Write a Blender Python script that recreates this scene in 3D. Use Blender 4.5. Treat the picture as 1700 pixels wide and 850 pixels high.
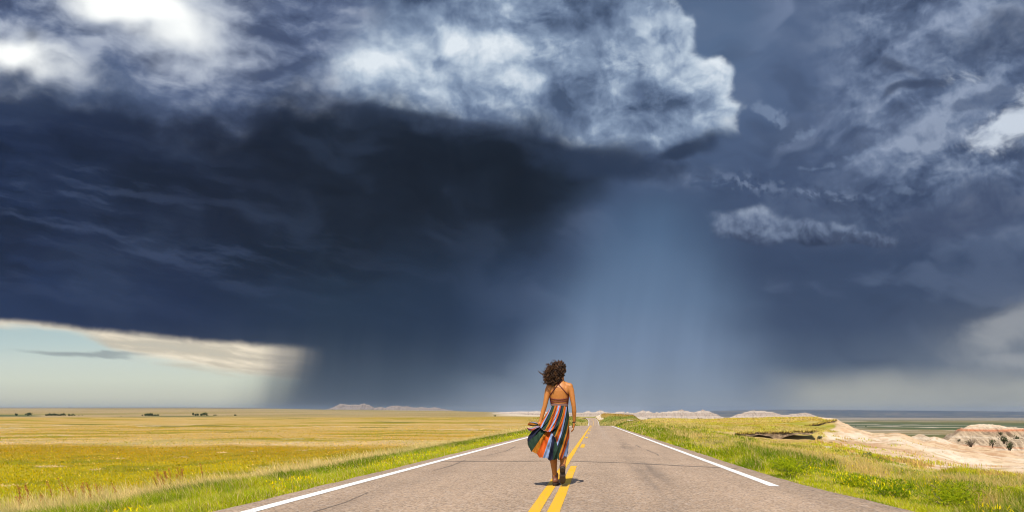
import bpy, bmesh, math, random
import numpy as np
from mathutils import Vector, Matrix

scene = bpy.context.scene
C = scene.collection
for o in list(bpy.data.objects):
    bpy.data.objects.remove(o, do_unlink=True)

# ------------------------------------------------------------------ camera, exposure
F = 1200.0            # focal length in photo pixels (photo 1700 x 850)
U0, V0 = 987.0, 682.0  # where the level line of sight along +Y meets the picture
cam_d = bpy.data.cameras.new('camera')
cam = bpy.data.objects.new('camera', cam_d)
C.objects.link(cam)
cam.location = (0, 0, 0)
cam.rotation_euler = (math.radians(90), 0, 0)
cam_d.sensor_width = 36
cam_d.lens = 36 * F / 1700
cam_d.shift_x = (850 - U0) / 1700
cam_d.shift_y = (V0 - 425) / 1700
cam_d.clip_start = 0.05
cam_d.clip_end = 90000
scene.camera = cam
scene.view_settings.view_transform = 'Standard'
scene.view_settings.look = 'None'
EXPOSURE = 0.7
scene.view_settings.exposure = EXPOSURE
scene.view_settings.gamma = 1
scene.view_settings.use_curve_mapping = False
scene.cycles.use_denoising = True
scene.cycles.denoiser = 'OPENIMAGEDENOISE'
scene.cycles.denoising_input_passes = 'RGB_ALBEDO_NORMAL'
scene.cycles.denoising_prefilter = 'ACCURATE'
scene.cycles.pixel_filter_type = 'BLACKMAN_HARRIS'
scene.cycles.filter_width = 1.05
scene.cycles.use_adaptive_sampling = True
scene.cycles.adaptive_threshold = 0.012
scene.cycles.adaptive_min_samples = 16
scene.cycles.max_bounces = 6
scene.cycles.transparent_max_bounces = 8
scene.cycles.volume_bounces = 1

SUN_EL, SUN_AZ = math.radians(54), math.radians(-7)   # behind the camera, a little to the left
SKY_STRENGTH = 0.1


def lin(c):
    r = []
    for v in c[:3]:
        v = v / 255
        r.append(v / 12.92 if v <= 0.04045 else ((v + 0.055) / 1.055) ** 2.4)
    return r


# ------------------------------------------------------------------ world
world = bpy.data.worlds.new('World')
scene.world = world
world.use_nodes = True
wt = world.node_tree
wt.nodes.clear()


class G:
    """small helper that writes node arithmetic into a tree"""
    def __init__(self, nt):
        self.nt = nt

    def set(self, inp, v):
        if isinstance(v, bpy.types.NodeSocket):
            self.nt.links.new(v, inp)
        else:
            inp.default_value = v

    def m(self, op, a, b=None, c=None, clamp=False):
        n = self.nt.nodes.new('ShaderNodeMath')
        n.operation = op
        n.use_clamp = clamp
        self.set(n.inputs[0], a)
        if b is not None:
            self.set(n.inputs[1], b)
        if c is not None:
            self.set(n.inputs[2], c)
        return n.outputs[0]

    def add(self, a, b): return self.m('ADD', a, b)
    def sub(self, a, b): return self.m('SUBTRACT', a, b)
    def mul(self, *a):
        r = a[0]
        for b in a[1:]:
            r = self.m('MULTIPLY', r, b)
        return r
    def mad(self, a, b, c): return self.m('MULTIPLY_ADD', a, b, c)
    def mx(self, a, b): return self.m('MAXIMUM', a, b)
    def mn(self, a, b): return self.m('MINIMUM', a, b)
    def inv(self, a): return self.m('SUBTRACT', 1.0, a)
    def sat(self, a): return self.m('ADD', a, 0.0, clamp=True)

    def vec(self, x, y, z=0.0):
        n = self.nt.nodes.new('ShaderNodeCombineXYZ')
        for i, v in enumerate((x, y, z)):
            self.set(n.inputs[i], v)
        return n.outputs[0]

    def noise(self, v, scale=1.0, detail=6.0, rough=0.5, lac=2.0, dist=0.0, typ='FBM'):
        n = self.nt.nodes.new('ShaderNodeTexNoise')
        n.noise_dimensions = '2D'
        n.noise_type = typ
        if typ == 'FBM':
            n.normalize = True
        self.set(n.inputs['Vector'], v)
        n.inputs['Scale'].default_value = scale
        n.inputs['Detail'].default_value = detail
        n.inputs['Roughness'].default_value = rough
        n.inputs['Lacunarity'].default_value = lac
        n.inputs['Distortion'].default_value = dist
        return n.outputs[0]

    def voro(self, v, scale=1.0, detail=0.0, rough=0.5, smooth=0.6, feature='SMOOTH_F1'):
        n = self.nt.nodes.new('ShaderNodeTexVoronoi')
        n.feature = feature
        n.voronoi_dimensions = '2D'
        n.normalize = True
        self.set(n.inputs['Vector'], v)
        n.inputs['Scale'].default_value = scale
        n.inputs['Detail'].default_value = detail
        n.inputs['Roughness'].default_value = rough
        if feature == 'SMOOTH_F1':
            n.inputs['Smoothness'].default_value = smooth
        return n.outputs['Distance']

    def step(self, x, a, b):
        """smoothstep from 0 at a to 1 at b (either order)"""
        n = self.nt.nodes.new('ShaderNodeMapRange')
        n.interpolation_type = 'SMOOTHERSTEP'
        self.set(n.inputs['Value'], x)
        lo, hi, t0, t1 = (a, b, 0.0, 1.0) if a < b else (b, a, 1.0, 0.0)
        n.inputs['From Min'].default_value = lo
        n.inputs['From Max'].default_value = hi
        n.inputs['To Min'].default_value = t0
        n.inputs['To Max'].default_value = t1
        return n.outputs[0]

    def curve(self, x, pts):
        """piecewise smooth function through pts"""
        xs = [p[0] for p in pts]; ys = [p[1] for p in pts]
        x0, x1, y0, y1 = min(xs), max(xs), min(ys), max(ys)
        if y1 - y0 < 1e-6:
            y1 = y0 + 1
        n = self.nt.nodes.new('ShaderNodeFloatCurve')
        t = self.m('MULTIPLY_ADD', x, 1 / (x1 - x0), -x0 / (x1 - x0), clamp=True)
        self.set(n.inputs['Value'], t)
        cv = n.mapping.curves[0]
        P = [((a - x0) / (x1 - x0), (b - y0) / (y1 - y0)) for a, b in pts]
        cv.points[0].location = P[0]
        cv.points[1].location = P[-1]
        for q in P[1:-1]:
            cv.points.new(*q)
        for q in cv.points:
            q.handle_type = 'AUTO_CLAMPED'
        n.mapping.update()
        return self.m('MULTIPLY_ADD', n.outputs[0], y1 - y0, y0)

    def gauss(self, u, v, x, y, sx, sy, rot=0.0):
        c, s = math.cos(math.radians(rot)), math.sin(math.radians(rot))
        du, dv = self.sub(u, x), self.sub(v, y)
        a = self.m('MULTIPLY_ADD', du, c / sx, self.mul(dv, s / sx))
        b = self.m('MULTIPLY_ADD', du, -s / sy, self.mul(dv, c / sy))
        r2 = self.m('MULTIPLY_ADD', a, a, self.mul(b, b))
        return self.m('EXPONENT', self.mul(r2, -1.0))

    def ramp(self, x, pts, k=1.0):
        x0, x1 = pts[0][0], pts[-1][0]
        n = self.nt.nodes.new('ShaderNodeValToRGB')
        t = self.m('MULTIPLY_ADD', x, 1 / (x1 - x0), -x0 / (x1 - x0), clamp=True)
        self.set(n.inputs[0], t)
        el = n.color_ramp.elements
        while len(el) < len(pts):
            el.new(0.5)
        for e, (a, c) in zip(el, pts):
            e.position = (a - x0) / (x1 - x0)
            e.color = [q * k for q in lin(c)] + [1]
        return n.outputs[0]

    def rgb(self, c, k=1.0):
        return tuple([q * k for q in lin(c)] + [1.0])

    def mix(self, f, a, b, blend='MIX'):
        n = self.nt.nodes.new('ShaderNodeMix')
        n.data_type = 'RGBA'
        n.blend_type = blend
        n.clamp_factor = True
        self.set(n.inputs[0], f)
        self.set(n.inputs[6], a)
        self.set(n.inputs[7], b)
        return n.outputs[2]


def build_sky():
    g = G(wt)
    tc = wt.nodes.new('ShaderNodeTexCoord')
    sp = wt.nodes.new('ShaderNodeSeparateXYZ')
    wt.links.new(tc.outputs['Generated'], sp.inputs[0])
    dx, dy, dz = sp.outputs
    dyc = g.mx(dy, 0.15)
    U = g.mad(g.m('DIVIDE', dx, dyc), 12.0, 9.87)       # direction on a plane ahead, running east
    V = g.mad(g.m('DIVIDE', dz, dyc), -12.0, 6.82)      # and down from the top of the storm; 6.82 = level

    def P(su, sv, z, rot=0.0, u=U, v=V):
        if rot:
            c, s = math.cos(math.radians(rot)), math.sin(math.radians(rot))
            a = g.mad(u, c, g.mul(v, s)); b = g.mad(u, -s, g.mul(v, c))
            u, v = a, b
        return g.vec(g.mad(u, su, z * 7.31), g.mad(v, sv, z * 3.77), 0.0)

    # slow and fast warps shared by every layer
    w1 = g.sub(g.noise(P(0.7, 0.9, 3.1), detail=2), 0.5)
    w2 = g.sub(g.noise(P(0.7, 0.9, 9.7), detail=2), 0.5)
    f1 = g.sub(g.noise(P(2.2, 2.9, 1.7), detail=4, rough=0.55), 0.5)
    f2 = g.sub(g.noise(P(2.2, 2.9, 6.4), detail=4, rough=0.55), 0.5)
    Us, Vs = g.mad(w1, 1.2, U), g.mad(w2, 0.9, V)                       # soft warp
    Uw, Vw = g.mad(f1, 0.7, Us), g.mad(f2, 0.55, Vs)                    # ragged warp
    Um, Vm = g.mad(f1, 0.12, g.mad(w1, 0.45, U)), g.mad(f2, 0.10, g.mad(w2, 0.35, V))     # mild warp

    def near(n, k, m, a, b):
        """ragged edge: noise n bites into the mask m but puts nothing far outside it"""
        return g.mul(g.step(g.mad(g.sub(n, 0.5), k, m), a, b), g.step(m, 0.03, 0.30))

    soft = g.noise(P(0.5, 1.0, 2.2, 12, Us, Vs), detail=5, rough=0.5)
    fine = g.noise(P(1.5, 2.1, 4.2, 10, Us, Vs), detail=6, rough=0.6)

    fc = g.noise(P(2.1, 2.3, 41.0, 0, Um, Vm), detail=5, rough=0.54)
    fd = g.noise(P(2.1, 2.3, 41.0, 0, g.add(Um, 0.045), g.sub(Vm, 0.065)), detail=5, rough=0.54)
    crel = g.sub(fc, fd)                                                  # small lit and shaded lumps
    # --- 0 base: slate storm deck, lighter to the upper right
    col = g.ramp(V, [(-1, (84, 98, 126)), (0.3, (92, 108, 138)), (1.6, (90, 106, 137)), (3.0, (76, 91, 121)),
                     (4.3, (66, 81, 109)), (5.4, (70, 85, 112)), (6.0, (86, 100, 123)), (6.35, (104, 115, 132)), (6.82, (118, 125, 136))])
    col = g.mix(g.mul(g.gauss(Us, Vs, 11.7, 0.8, 1.0, 1.6), 0.45), col, g.rgb((98, 121, 152)))
    # large soft unevenness
    col = g.mix(g.mul(g.step(soft, 0.48, 0.70), g.step(V, 6.4, 4.4), 0.35), col, g.rgb((112, 126, 154)))
    col = g.mix(g.mul(g.step(soft, 0.50, 0.30), 0.30), col, g.rgb((58, 71, 97)))
    # diagonal veils
    veil = g.noise(P(0.28, 1.0, 5.0, -42, Us, Vs), detail=4, rough=0.5)
    veilm = g.mul(g.step(U, 11.8, 13.6), g.step(V, 4.4, 2.0))
    col = g.mix(g.mul(g.step(veil, 0.42, 0.72), veilm, 0.55), col, g.rgb((136, 149, 177)))
    # --- cloud masses of the right side: a bank rising from lower left to upper right
    ma = g.noise(P(0.62, 1.0, 11.0, -24, Um, Vm), detail=6, rough=0.54)
    mb = g.noise(P(0.62, 1.0, 11.0, -24, g.add(Um, 0.05), g.add(Vm, 0.17)), detail=6, rough=0.54)
    rel = g.sub(ma, mb)
    rmask = g.mul(g.step(U, 12.8, 15.0), g.step(V, 4.6, 2.6))
    t = g.mad(crel, 0.55, g.mad(rel, 0.9, ma))
    col = g.mix(g.mul(rmask, 0.7), col,
                g.ramp(t, [(0.22, (66, 79, 106)), (0.40, (90, 104, 132)), (0.54, (118, 132, 159)), (0.78, (164, 175, 197))]))
    bright = g.mx(g.gauss(Us, Vs, 16.95, 2.05, 1.0, 0.55, -28), g.mul(g.gauss(Us, Vs, 16.0, 1.25, 0.8, 0.28, -20), 0.42))
    col = g.mix(g.mul(near(fine, 1.3, bright, 0.22, 0.95), 0.92), col, g.rgb((205, 212, 225)))
    dk = g.mx(g.gauss(Us, Vs, 15.05, 1.12, 0.42, 0.2, 18), g.mx(g.gauss(Us, Vs, 15.1, 1.55, 0.8, 0.09, -16), g.mul(g.gauss(Us, Vs, 16.9, 0.45, 1.3, 0.42, -22), 0.8)))
    col = g.mix(g.mul(near(fc, 0.9, dk, 0.10, 1.0), 0.7), col, g.rgb((66, 78, 104)))
    flk = g.mx(g.gauss(Um, Vm, 16.2, 2.07, 0.28, 0.10, -35), g.gauss(Um, Vm, 16.35, 1.6, 0.7, 0.16, -20))
    col = g.mix(g.mul(near(fc, 1.8, flk, 0.35, 0.9), 0.7), col, g.rgb((92, 106, 134)))
    # the low dark cloud at the far right and pale breaks under it
    ld = g.gauss(Us, Vs, 16.0, 3.6, 1.7, 0.55, -12)
    col = g.mix(g.mul(near(ma, 0.8, ld, 0.25, 1.0), 0.7), col, g.rgb((72, 84, 112)))
    lowr = g.mx(g.gauss(Um, Vm, 16.9, 5.4, 1.1, 0.42, -24), g.gauss(Um, V, 17.2, 6.0, 1.1, 0.17, 4))
    col = g.mix(g.mul(near(fine, 0.6, lowr, 0.05, 1.15), 0.7), col, g.rgb((166, 168, 174)))
    glow = g.mul(g.gauss(Um, V, 17.2, 5.9, 1.9, 0.75, -8), g.mad(fine, 0.8, 0.45))
    col = g.mix(g.mul(glow, 0.55), col, g.rgb((160, 164, 169)))
    hzr = g.mul(g.step(g.mad(w2, 0.25, V), 5.95, 6.55), g.step(Um, 11.9, 13.8), g.mad(soft, 0.5, 0.65))
    col = g.mix(g.mul(hzr, 0.92), col, g.rgb((170, 171, 168)))

    # --- 1 rain shaft ahead: blue grey curtain, uneven streaks leaning with the wind
    strk = g.noise(g.vec(g.mul(g.mad(V, 0.16, g.mad(w1, 0.3, U)), 2.2), g.mul(V, 0.16), 0.0), detail=4, rough=0.5)
    sh_l = g.curve(V, [(2.4, 10.3), (3.6, 9.75), (5.0, 9.0), (6.82, 8.0)])
    sh_r = g.curve(V, [(2.4, 11.6), (3.6, 11.9), (5.0, 12.4), (6.82, 13.0)])
    shaft = g.mul(g.step(g.sub(g.mad(w1, 0.5, U), sh_l), -0.7, 1.3), g.step(g.sub(sh_r, g.mad(w1, 0.5, U)), -0.9, 1.5), g.step(Vs, 2.3, 4.2))
    shaft = g.mx(shaft, g.mul(g.step(V, 5.9, 6.7), g.step(U, 13.4, 11.8), 0.9))
    sh_c = g.ramp(V, [(2.5, (78, 99, 128)), (3.8, (90, 113, 144)), (5.0, (110, 131, 160)), (5.8, (127, 144, 170)), (6.4, (139, 152, 171)), (6.82, (150, 158, 171))])
    col = g.mix(g.mul(shaft, g.mad(g.sub(strk, 0.5), 0.30, 0.88)), col, sh_c)

    # --- 2 dark core of the storm
    bx = g.curve(V, [(1.5, 11.2), (2.3, 11.2), (2.8, 10.6), (3.4, 9.85), (4.5, 9.3), (5.5, 8.8), (6.82, 8.0)])
    ragb = g.mul(w1, g.step(V, 5.5, 3.5), 0.8)
    e = g.sub(g.mad(f1, 0.2, g.add(bx, ragb)), U)
    lowmix = g.step(V, 3.0, 5.2)
    right = g.add(g.mul(g.step(e, -0.5, 1.0), g.inv(lowmix)), g.mul(g.step(e, -1.3, 2.0), lowmix))
    ty = g.curve(U, [(-1, 1.05), (0, 1.2), (1.5, 1.45), (3.2, 1.75), (4.5, 1.45), (5.6, 1.45), (7.0, 1.75), (9.0, 1.95), (10, 2.3), (11.2, 2.65), (12, 3.0)])
    core = g.mul(right, g.step(g.sub(g.mad(f2, 0.4, Vs), ty), -0.5, 0.6))
    cc = g.ramp(U, [(0, (44, 57, 86)), (2.0, (42, 53, 77)), (3.6, (37, 46, 65)), (5.5, (34, 43, 58)), (8.6, (33, 42, 56)), (9.6, (42, 54, 72)), (10.5, (58, 73, 98))])
    cl = g.ramp(U, [(0, (46, 62, 94)), (3, (43, 57, 86)), (5.5, (46, 62, 84)), (7.5, (46, 62, 86)), (8.8, (56, 75, 104)), (10.0, (82, 102, 132))])
    cc = g.mix(g.step(V, 3.3, 5.3), cc, cl)
    cc = g.mix(g.mul(g.step(V, 2.3, 1.3), 0.5), cc, g.rgb((66, 80, 108)))
    cb = g.ramp(U, [(4.4, (104, 111, 118)), (5.4, (82, 94, 110)), (7.5, (80, 95, 114)), (9.0, (96, 110, 131)), (11.0, (114, 126, 145))])
    cc = g.mix(g.mul(g.step(V, 5.2, 6.9), 0.95), cc, cb)
    cc = g.mix(g.mul(g.step(soft, 0.46, 0.75), g.step(V, 6.0, 4.5), 0.30), cc, g.rgb((66, 80, 106)))
    cc = g.mix(g.mul(g.step(soft, 0.5, 0.3), g.step(V, 5.2, 4.2), 0.35), cc, g.rgb((26, 33, 45)))
    # slanting rain veils inside the lower core
    rv = g.mul(g.step(V, 5.0, 6.0), g.step(strk, 0.35, 0.65))
    cc = g.mix(g.mul(rv, 0.05), cc, g.rgb((104, 116, 134)))
    # layered lighter bands through the left of the core
    sv = g.mad(w2, 0.25, g.mad(f2, 0.12, V))
    st = g.noise(P(0.22, 1.25, 14.0, 11, U, sv), detail=6, rough=0.58)
    stb = g.noise(P(0.22, 1.25, 14.0, 11, U, g.sub(sv, 0.14)), detail=6, rough=0.58)
    stt = g.mad(g.sub(st, stb), 1.4, st)
    stm = g.mx(g.gauss(U, V, 0.4, 3.3, 3.6, 1.3, 12), g.mul(g.gauss(U, V, 3.2, 4.2, 3.0, 0.6, 10), 0.8))
    cc = g.mix(g.mul(g.step(stt, 0.46, 0.80), stm, 0.36), cc, g.rgb((88, 103, 136)))
    cc = g.mix(g.mul(g.step(stt, 0.50, 0.24), stm, 0.5), cc, g.rgb((30, 40, 60)))
    col = g.mix(core, col, cc)

    # --- 3 ragged grey deck, upper left, with the bright breaks
    da = g.noise(P(0.62, 1.1, 21.0, 14, Um, Vm), detail=6, rough=0.52)
    db = g.noise(P(0.62, 1.1, 21.0, 14, g.sub(Um, 0.10), g.sub(Vm, 0.17)), detail=6, rough=0.52)
    dt = g.mad(g.sub(da, db), 1.3, da)
    dm = g.mul(g.step(g.sub(g.curve(U, [(-1, 1.3), (0, 1.45), (2, 1.8), (3.2, 2.3), (5, 1.9), (6.5, 1.75), (7.5, 1.4)]), g.mad(f2, 0.5, Vs)), -0.35, 1.25), g.step(Us, 7.0, 5.4))
    dcol = g.ramp(dt, [(0.22, (78, 90, 119)), (0.42, (100, 113, 143)), (0.58, (128, 139, 165)), (0.8, (164, 172, 192))])
    col = g.mix(g.mul(dm, 0.92), col, dcol)
    halo = g.mx(g.gauss(Us, Vs, 2.6, 0.25, 2.4, 1.0, 18), g.mul(g.gauss(Us, Vs, 0.25, 0.95, 1.35, 0.62, 12), 0.95))
    hl = near(dt, 0.6, halo, 0.12, 1.15)
    col = g.mix(g.mul(hl, 0.85), col, g.rgb((190, 196, 209)))
    bw = g.mx(g.gauss(Us, Vs, 2.3, 0.10, 1.45, 0.50, 20), g.gauss(Us, Vs, 0.25, 1.02, 0.95, 0.34, 10))
    col = g.mix(near(dt, 0.22, g.mad(f1, 0.08, bw), 0.18, 0.98), col, g.rgb((252, 252, 252)))
    col = g.mix(g.mul(g.gauss(U, V, 0.53, 0.58, 0.13, 0.10), 0.5), col, g.rgb((78, 86, 104)))

    # --- 4 the lit cumulus tower: billows on billows
    bu, bv = g.mad(f1, 0.30, g.mad(w1, 0.5, U)), g.mad(f2, 0.28, g.mad(w2, 0.4, V))
    puff = g.inv(g.voro(P(0.85, 1.0, 31.0, 0, bu, bv), detail=3, rough=0.5, smooth=0.9))
    puff2 = g.inv(g.voro(P(0.85, 1.0, 31.0, 0, g.add(bu, 0.12), g.sub(bv, 0.20)), detail=3, rough=0.5, smooth=0.9))
    fa = g.noise(P(0.75, 0.85, 33.0, 0, Um, Vm), detail=6, rough=0.55)
    fb = g.noise(P(0.75, 0.85, 33.0, 0, g.add(Um, 0.14), g.sub(Vm, 0.20)), detail=6, rough=0.55)
    prel = g.mad(g.sub(puff, puff2), 1.15, g.mul(g.sub(fa, fb), 1.1))
    rx = g.curve(V, [(-1, 10.6), (0, 10.85), (0.4, 11.25), (0.9, 11.65), (1.1, 11.9), (1.5, 12.2), (2.05, 12.3), (2.4, 11.9), (2.7, 11.0)])
    lx = g.curve(V, [(-1, 6.5), (0, 6.2), (0.6, 5.9), (1.2, 5.35), (1.5, 5.4), (1.9, 7.0), (2.2, 8.6), (2.5, 9.6), (2.9, 10.4)])
    bump = g.mad(g.sub(puff, 0.6), 0.7, g.mul(g.sub(fc, 0.5), 0.8))
    er = g.sub(10.7, U)
    for (x, y, r) in ((10.55, 0.25, 0.62), (11.0, 0.72, 0.62), (11.2, 1.35, 0.70), (11.72, 1.42, 0.50), (11.92, 1.95, 0.42), (11.45, 2.12, 0.46), (10.9, 2.05, 0.6), (10.5, 2.3, 0.45)):
        du, dv = g.sub(g.mad(w1, 0.3, U), x), g.sub(g.mad(w2, 0.25, V), y)
        er = g.mx(er, g.sub(r, g.m('SQRT', g.mad(du, du, g.mul(dv, dv)))))
    er = g.add(er, g.mul(bump, 0.42))
    el = g.add(g.sub(g.mad(w1, 0.6, U), lx), g.mul(bump, 0.8))
    eb = g.add(g.sub(g.curve(U, [(5, 1.35), (6, 1.6), (7.5, 1.88), (9, 1.9), (9.8, 2.35), (11, 2.5), (12.3, 2.2)]), g.mad(w2, 0.35, V)), g.mul(bump, 0.5))
    cm = g.mul(g.step(er, -0.03, 0.20), g.step(el, -0.5, 0.9), g.step(eb, -0.35, 0.45))
    tone = g.mad(prel, 0.85, g.mad(crel, g.mul(g.mad(g.step(U, 6.5, 9.0), 0.45, 0.25), g.step(g.sub(soft, f1), 0.35, 0.65)), g.mad(g.sub(fa, 0.5), 0.9, 0.47)))
    for (x, y, sx, sy, r, k) in ((7.3, 0.95, 1.9, 0.65, 0, 0.30), (10.9, 0.9, 0.8, 0.5, 0, 0.10), (9.5, 0.75, 0.7, 0.9, -22, -0.26), (9.6, 1.65, 0.9, 0.4, 0, -0.22),
                                 (10.9, 1.7, 0.9, 0.4, -10, -0.05), (11.5, 2.10, 0.85, 0.17, -8, 0.26), (11.0, 1.75, 1.0, 0.12, -6, -0.16), (10.2, 2.2, 0.7, 0.25, 0, -0.12), (11.9, 0.62, 0.3, 0.35, 0, 0.12), (6.4, 0.2, 0.7, 0.6, 20, -0.26), (8.4, 0.15, 0.9, 0.35, 0, -0.10),
                                 (8.2, 1.65, 0.9, 0.25, 0, 0.14), (11.8, 1.3, 0.4, 0.4, 0, 0.10), (7.7, 1.5, 0.35, 0.3, -50, -0.16)):
        tone = g.mad(g.gauss(Us, V, x, y, sx, sy, r), k, tone)
    tone = g.mad(g.mul(g.step(er, 0.42, 0.05), g.step(U, 10.2, 11.4), g.step(V, 2.45, 2.0)), 0.17, tone)
    for (x, y, r, k) in ((5.9, 1.15, 0.5, 0.8), (6.7, 1.0, 0.45, 0.8), (7.25, 0.8, 0.35, 0.9), (7.7, 0.72, 0.35, 0.9), (8.3, 1.1, 0.5, 0.8), (7.6, 1.45, 0.4, 0.8), (8.7, 1.65, 0.4, 0.9),
                         (9.4, 1.25, 0.5, 0.8), (10.1, 1.0, 0.5, 1.0), (10.25, 1.7, 0.45, 1.0), (10.9, 1.15, 0.5, 1.0), (10.7, 0.35, 0.5, 0.9), (11.65, 1.45, 0.42, 1.0), (11.4, 1.75, 0.35, 0.8)):
        tone = g.mad(g.gauss(bu, bv, x + 0.18 * r, y - 0.45 * r, 0.75 * r, 0.5 * r, 15), 0.17 * k, tone)
        tone = g.mad(g.gauss(bu, bv, x - 0.1 * r, y + 0.62 * r, 0.95 * r, 0.42 * r, 10), -0.16 * k, tone)
    ccol = g.ramp(tone, [(0.0, (78, 93, 120)), (0.25, (110, 126, 154)), (0.48, (140, 156, 181)), (0.72, (182, 194, 211)), (1.0, (220, 226, 235))])
    col = g.mix(cm, col, ccol)
    # its shadowed base and the shelf under it
    sb = near(fc, 0.8, g.mx(g.gauss(Um, Vm, 11.3, 2.52, 0.85, 0.17, -14), g.gauss(Um, Vm, 10.2, 2.70, 1.4, 0.36, 6)), 0.1, 0.95)
    col = g.mix(g.mul(sb, 0.88), col, g.rgb((52, 65, 89)))
    # torn scud just right of the tower
    for (x, y, sx, sy, r, k) in ((12.62, 1.86, 0.26, 0.12, 25, 0.55), (12.98, 1.9, 0.2, 0.15, -35, 0.5), (13.15, 2.23, 0.42, 0.13, -15, 0.5), (14.3, 2.55, 0.3, 0.06, -15, 0.4), (13.6, 2.75, 0.3, 0.05, -10, 0.35), (15.0, 3.2, 0.4, 0.06, 5, 0.3)):
        col = g.mix(g.mul(near(fc, 3.4, g.gauss(Um, Vm, x, y, sx, sy, r), 0.35, 1.15), k), col, g.rgb((134, 149, 176)))
    scu = g.mx(g.gauss(Us, V, 12.3, 3.05, 1.0, 0.16, 5), g.gauss(Us, V, 13.8, 3.25, 0.7, 0.12, 8))
    sct = g.mad(crel, 1.2, fine)
    col = g.mix(g.mul(scu, g.step(g.m('ABSOLUTE', g.sub(sct, 0.47)), 0.0, 0.16), 0.7), col, g.ramp(sct, [(0.3, (60, 72, 98)), (0.45, (76, 90, 118)), (0.7, (128, 141, 167))]))

    # --- 5 small cumulus over the rain
    dn = g.mul(g.sub(fine, 0.5), 0.35)
    sc = g.mx(g.gauss(Us, V, 12.5, 3.75, 0.66, 0.30, 0), g.mx(g.gauss(Us, V, 13.45, 3.86, 0.62, 0.22, 6), g.gauss(Us, V, 14.2, 3.98, 0.55, 0.12, 6)))
    scm = g.mul(g.step(g.mad(bump, 0.65, sc), 0.24, 0.66), g.step(g.sub(g.add(V, dn), g.curve(U, [(11.5, 4.1), (12.5, 4.1), (13.5, 4.3), (14.6, 4.12)])), 0.30, -0.16))
    stn = g.add(g.mad(crel, 1.1, g.mad(prel, 0.5, 0.46)), g.mul(g.sub(g.curve(U, [(11.5, 3.86), (13.5, 3.86), (14.6, 3.96)]), g.add(dn, V)), 1.1))
    scc = g.ramp(stn, [(0.1, (56, 67, 91)), (0.38, (80, 92, 118)), (0.62, (116, 129, 155)), (1.0, (158, 169, 190))])
    col = g.mix(g.mul(scm, g.step(sc, 0.02, 0.30), 0.84), col, scc)

    # --- 6 clear strip under the deck, low left
    ey = g.curve(U, [(-1, 5.20), (0, 5.28), (1.5, 5.44), (3, 5.60), (4.2, 5.69), (5.2, 5.76)])
    ed = g.sub(g.mad(g.sub(fine, 0.5), 0.10, V), ey)
    rain_edge = g.sub(g.mad(w1, 0.35, g.mad(g.sub(strk, 0.5), 0.35, U)), g.curve(V, [(5.5, 4.9), (6.2, 4.65), (6.82, 4.3)]))
    op = g.mul(g.step(ed, -0.07, 0.13), g.step(rain_edge, 0.75, -0.9))
    oc = g.ramp(V, [(5.3, (172, 191, 197)), (5.7, (187, 202, 203)), (6.0, (201, 209, 203)), (6.3, (206, 210, 198)), (6.6, (198, 198, 186)), (6.82, (178, 179, 172))])
    stc = g.noise(P(0.55, 4.2, 17.0, 8, Us, V), detail=6, rough=0.55)
    cy = g.sub(g.mad(g.sub(stc, 0.5), 0.34, V), g.curve(U, [(-1, 5.42), (0, 5.47), (1.2, 5.55), (1.6, 5.66), (2.0, 5.86), (3.2, 6.10), (4.0, 6.22), (5.2, 6.32)]))
    crm = g.mul(g.step(cy, 0.09, -0.16), g.mad(stc, 0.9, 0.46))
    oc = g.mix(crm, oc, g.mix(g.step(stc, 0.32, 0.68), g.rgb((200, 187, 170)), g.rgb((238, 225, 206))))
    gs = g.gauss(U, g.mad(g.sub(stc, 0.5), 0.3, V), 1.4, 5.87, 1.2, 0.075, 1)
    oc = g.mix(g.mul(g.step(gs, 0.15, 1.0), 0.8), oc, g.rgb((152, 160, 163)))
    col = g.mix(op, col, oc)

    # --- the rest of the sky (behind and overhead) is the plain daylight sky
    sky = wt.nodes.new('ShaderNodeTexSky')
    sky.sky_type = 'NISHITA'
    sky.sun_disc = False
    sky.sun_elevation = SUN_EL
    sky.sun_rotation = math.pi - SUN_AZ
    front = g.step(dy, 0.12, 0.42)
    # the daylight sky is weighted by the background strength; the storm is given in display radiance
    gm = wt.nodes.new('ShaderNodeGamma'); wt.links.new(col, gm.inputs[0]); gm.inputs[1].default_value = 1.11
    sc_n = wt.nodes.new('ShaderNodeVectorMath'); sc_n.operation = 'SCALE'
    tint = g.mix(1.0, gm.outputs[0], (1.0, 1.02, 1.0, 1), 'MULTIPLY')
    wt.links.new(tint, sc_n.inputs[0]); sc_n.inputs['Scale'].default_value = 1.08 / (SKY_STRENGTH * 2 ** EXPOSURE)
    out = g.mix(front, sky.outputs[0], sc_n.outputs[0])
    bg = wt.nodes.new('ShaderNodeBackground')
    wt.links.new(out, bg.inputs[0])
    bg.inputs[1].default_value = SKY_STRENGTH
    wo = wt.nodes.new('ShaderNodeOutputWorld')
    wt.links.new(bg.outputs[0], wo.inputs[0])


build_sky()
world.cycles.sampling_method = 'MANUAL'
world.cycles.sample_map_resolution = 512

sun_d = bpy.data.lights.new('sun', 'SUN')
sun_d.energy = 4.0
sun_d.angle = math.radians(1.0)
sun_d.color = (1.0, 0.93, 0.82)
sun = bpy.data.objects.new('sun', sun_d)
C.objects.link(sun)
# direction towards the sun: behind (-Y), a little to the left
to_sun = Vector((math.sin(SUN_AZ) * math.cos(SUN_EL), -math.cos(SUN_AZ) * math.cos(SUN_EL), math.sin(SUN_EL)))
sun.rotation_euler = to_sun.to_track_quat('Z', 'Y').to_euler()

# ------------------------------------------------------------------ helpers for meshes
rng = np.random.default_rng(7)
random.seed(7)


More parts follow.
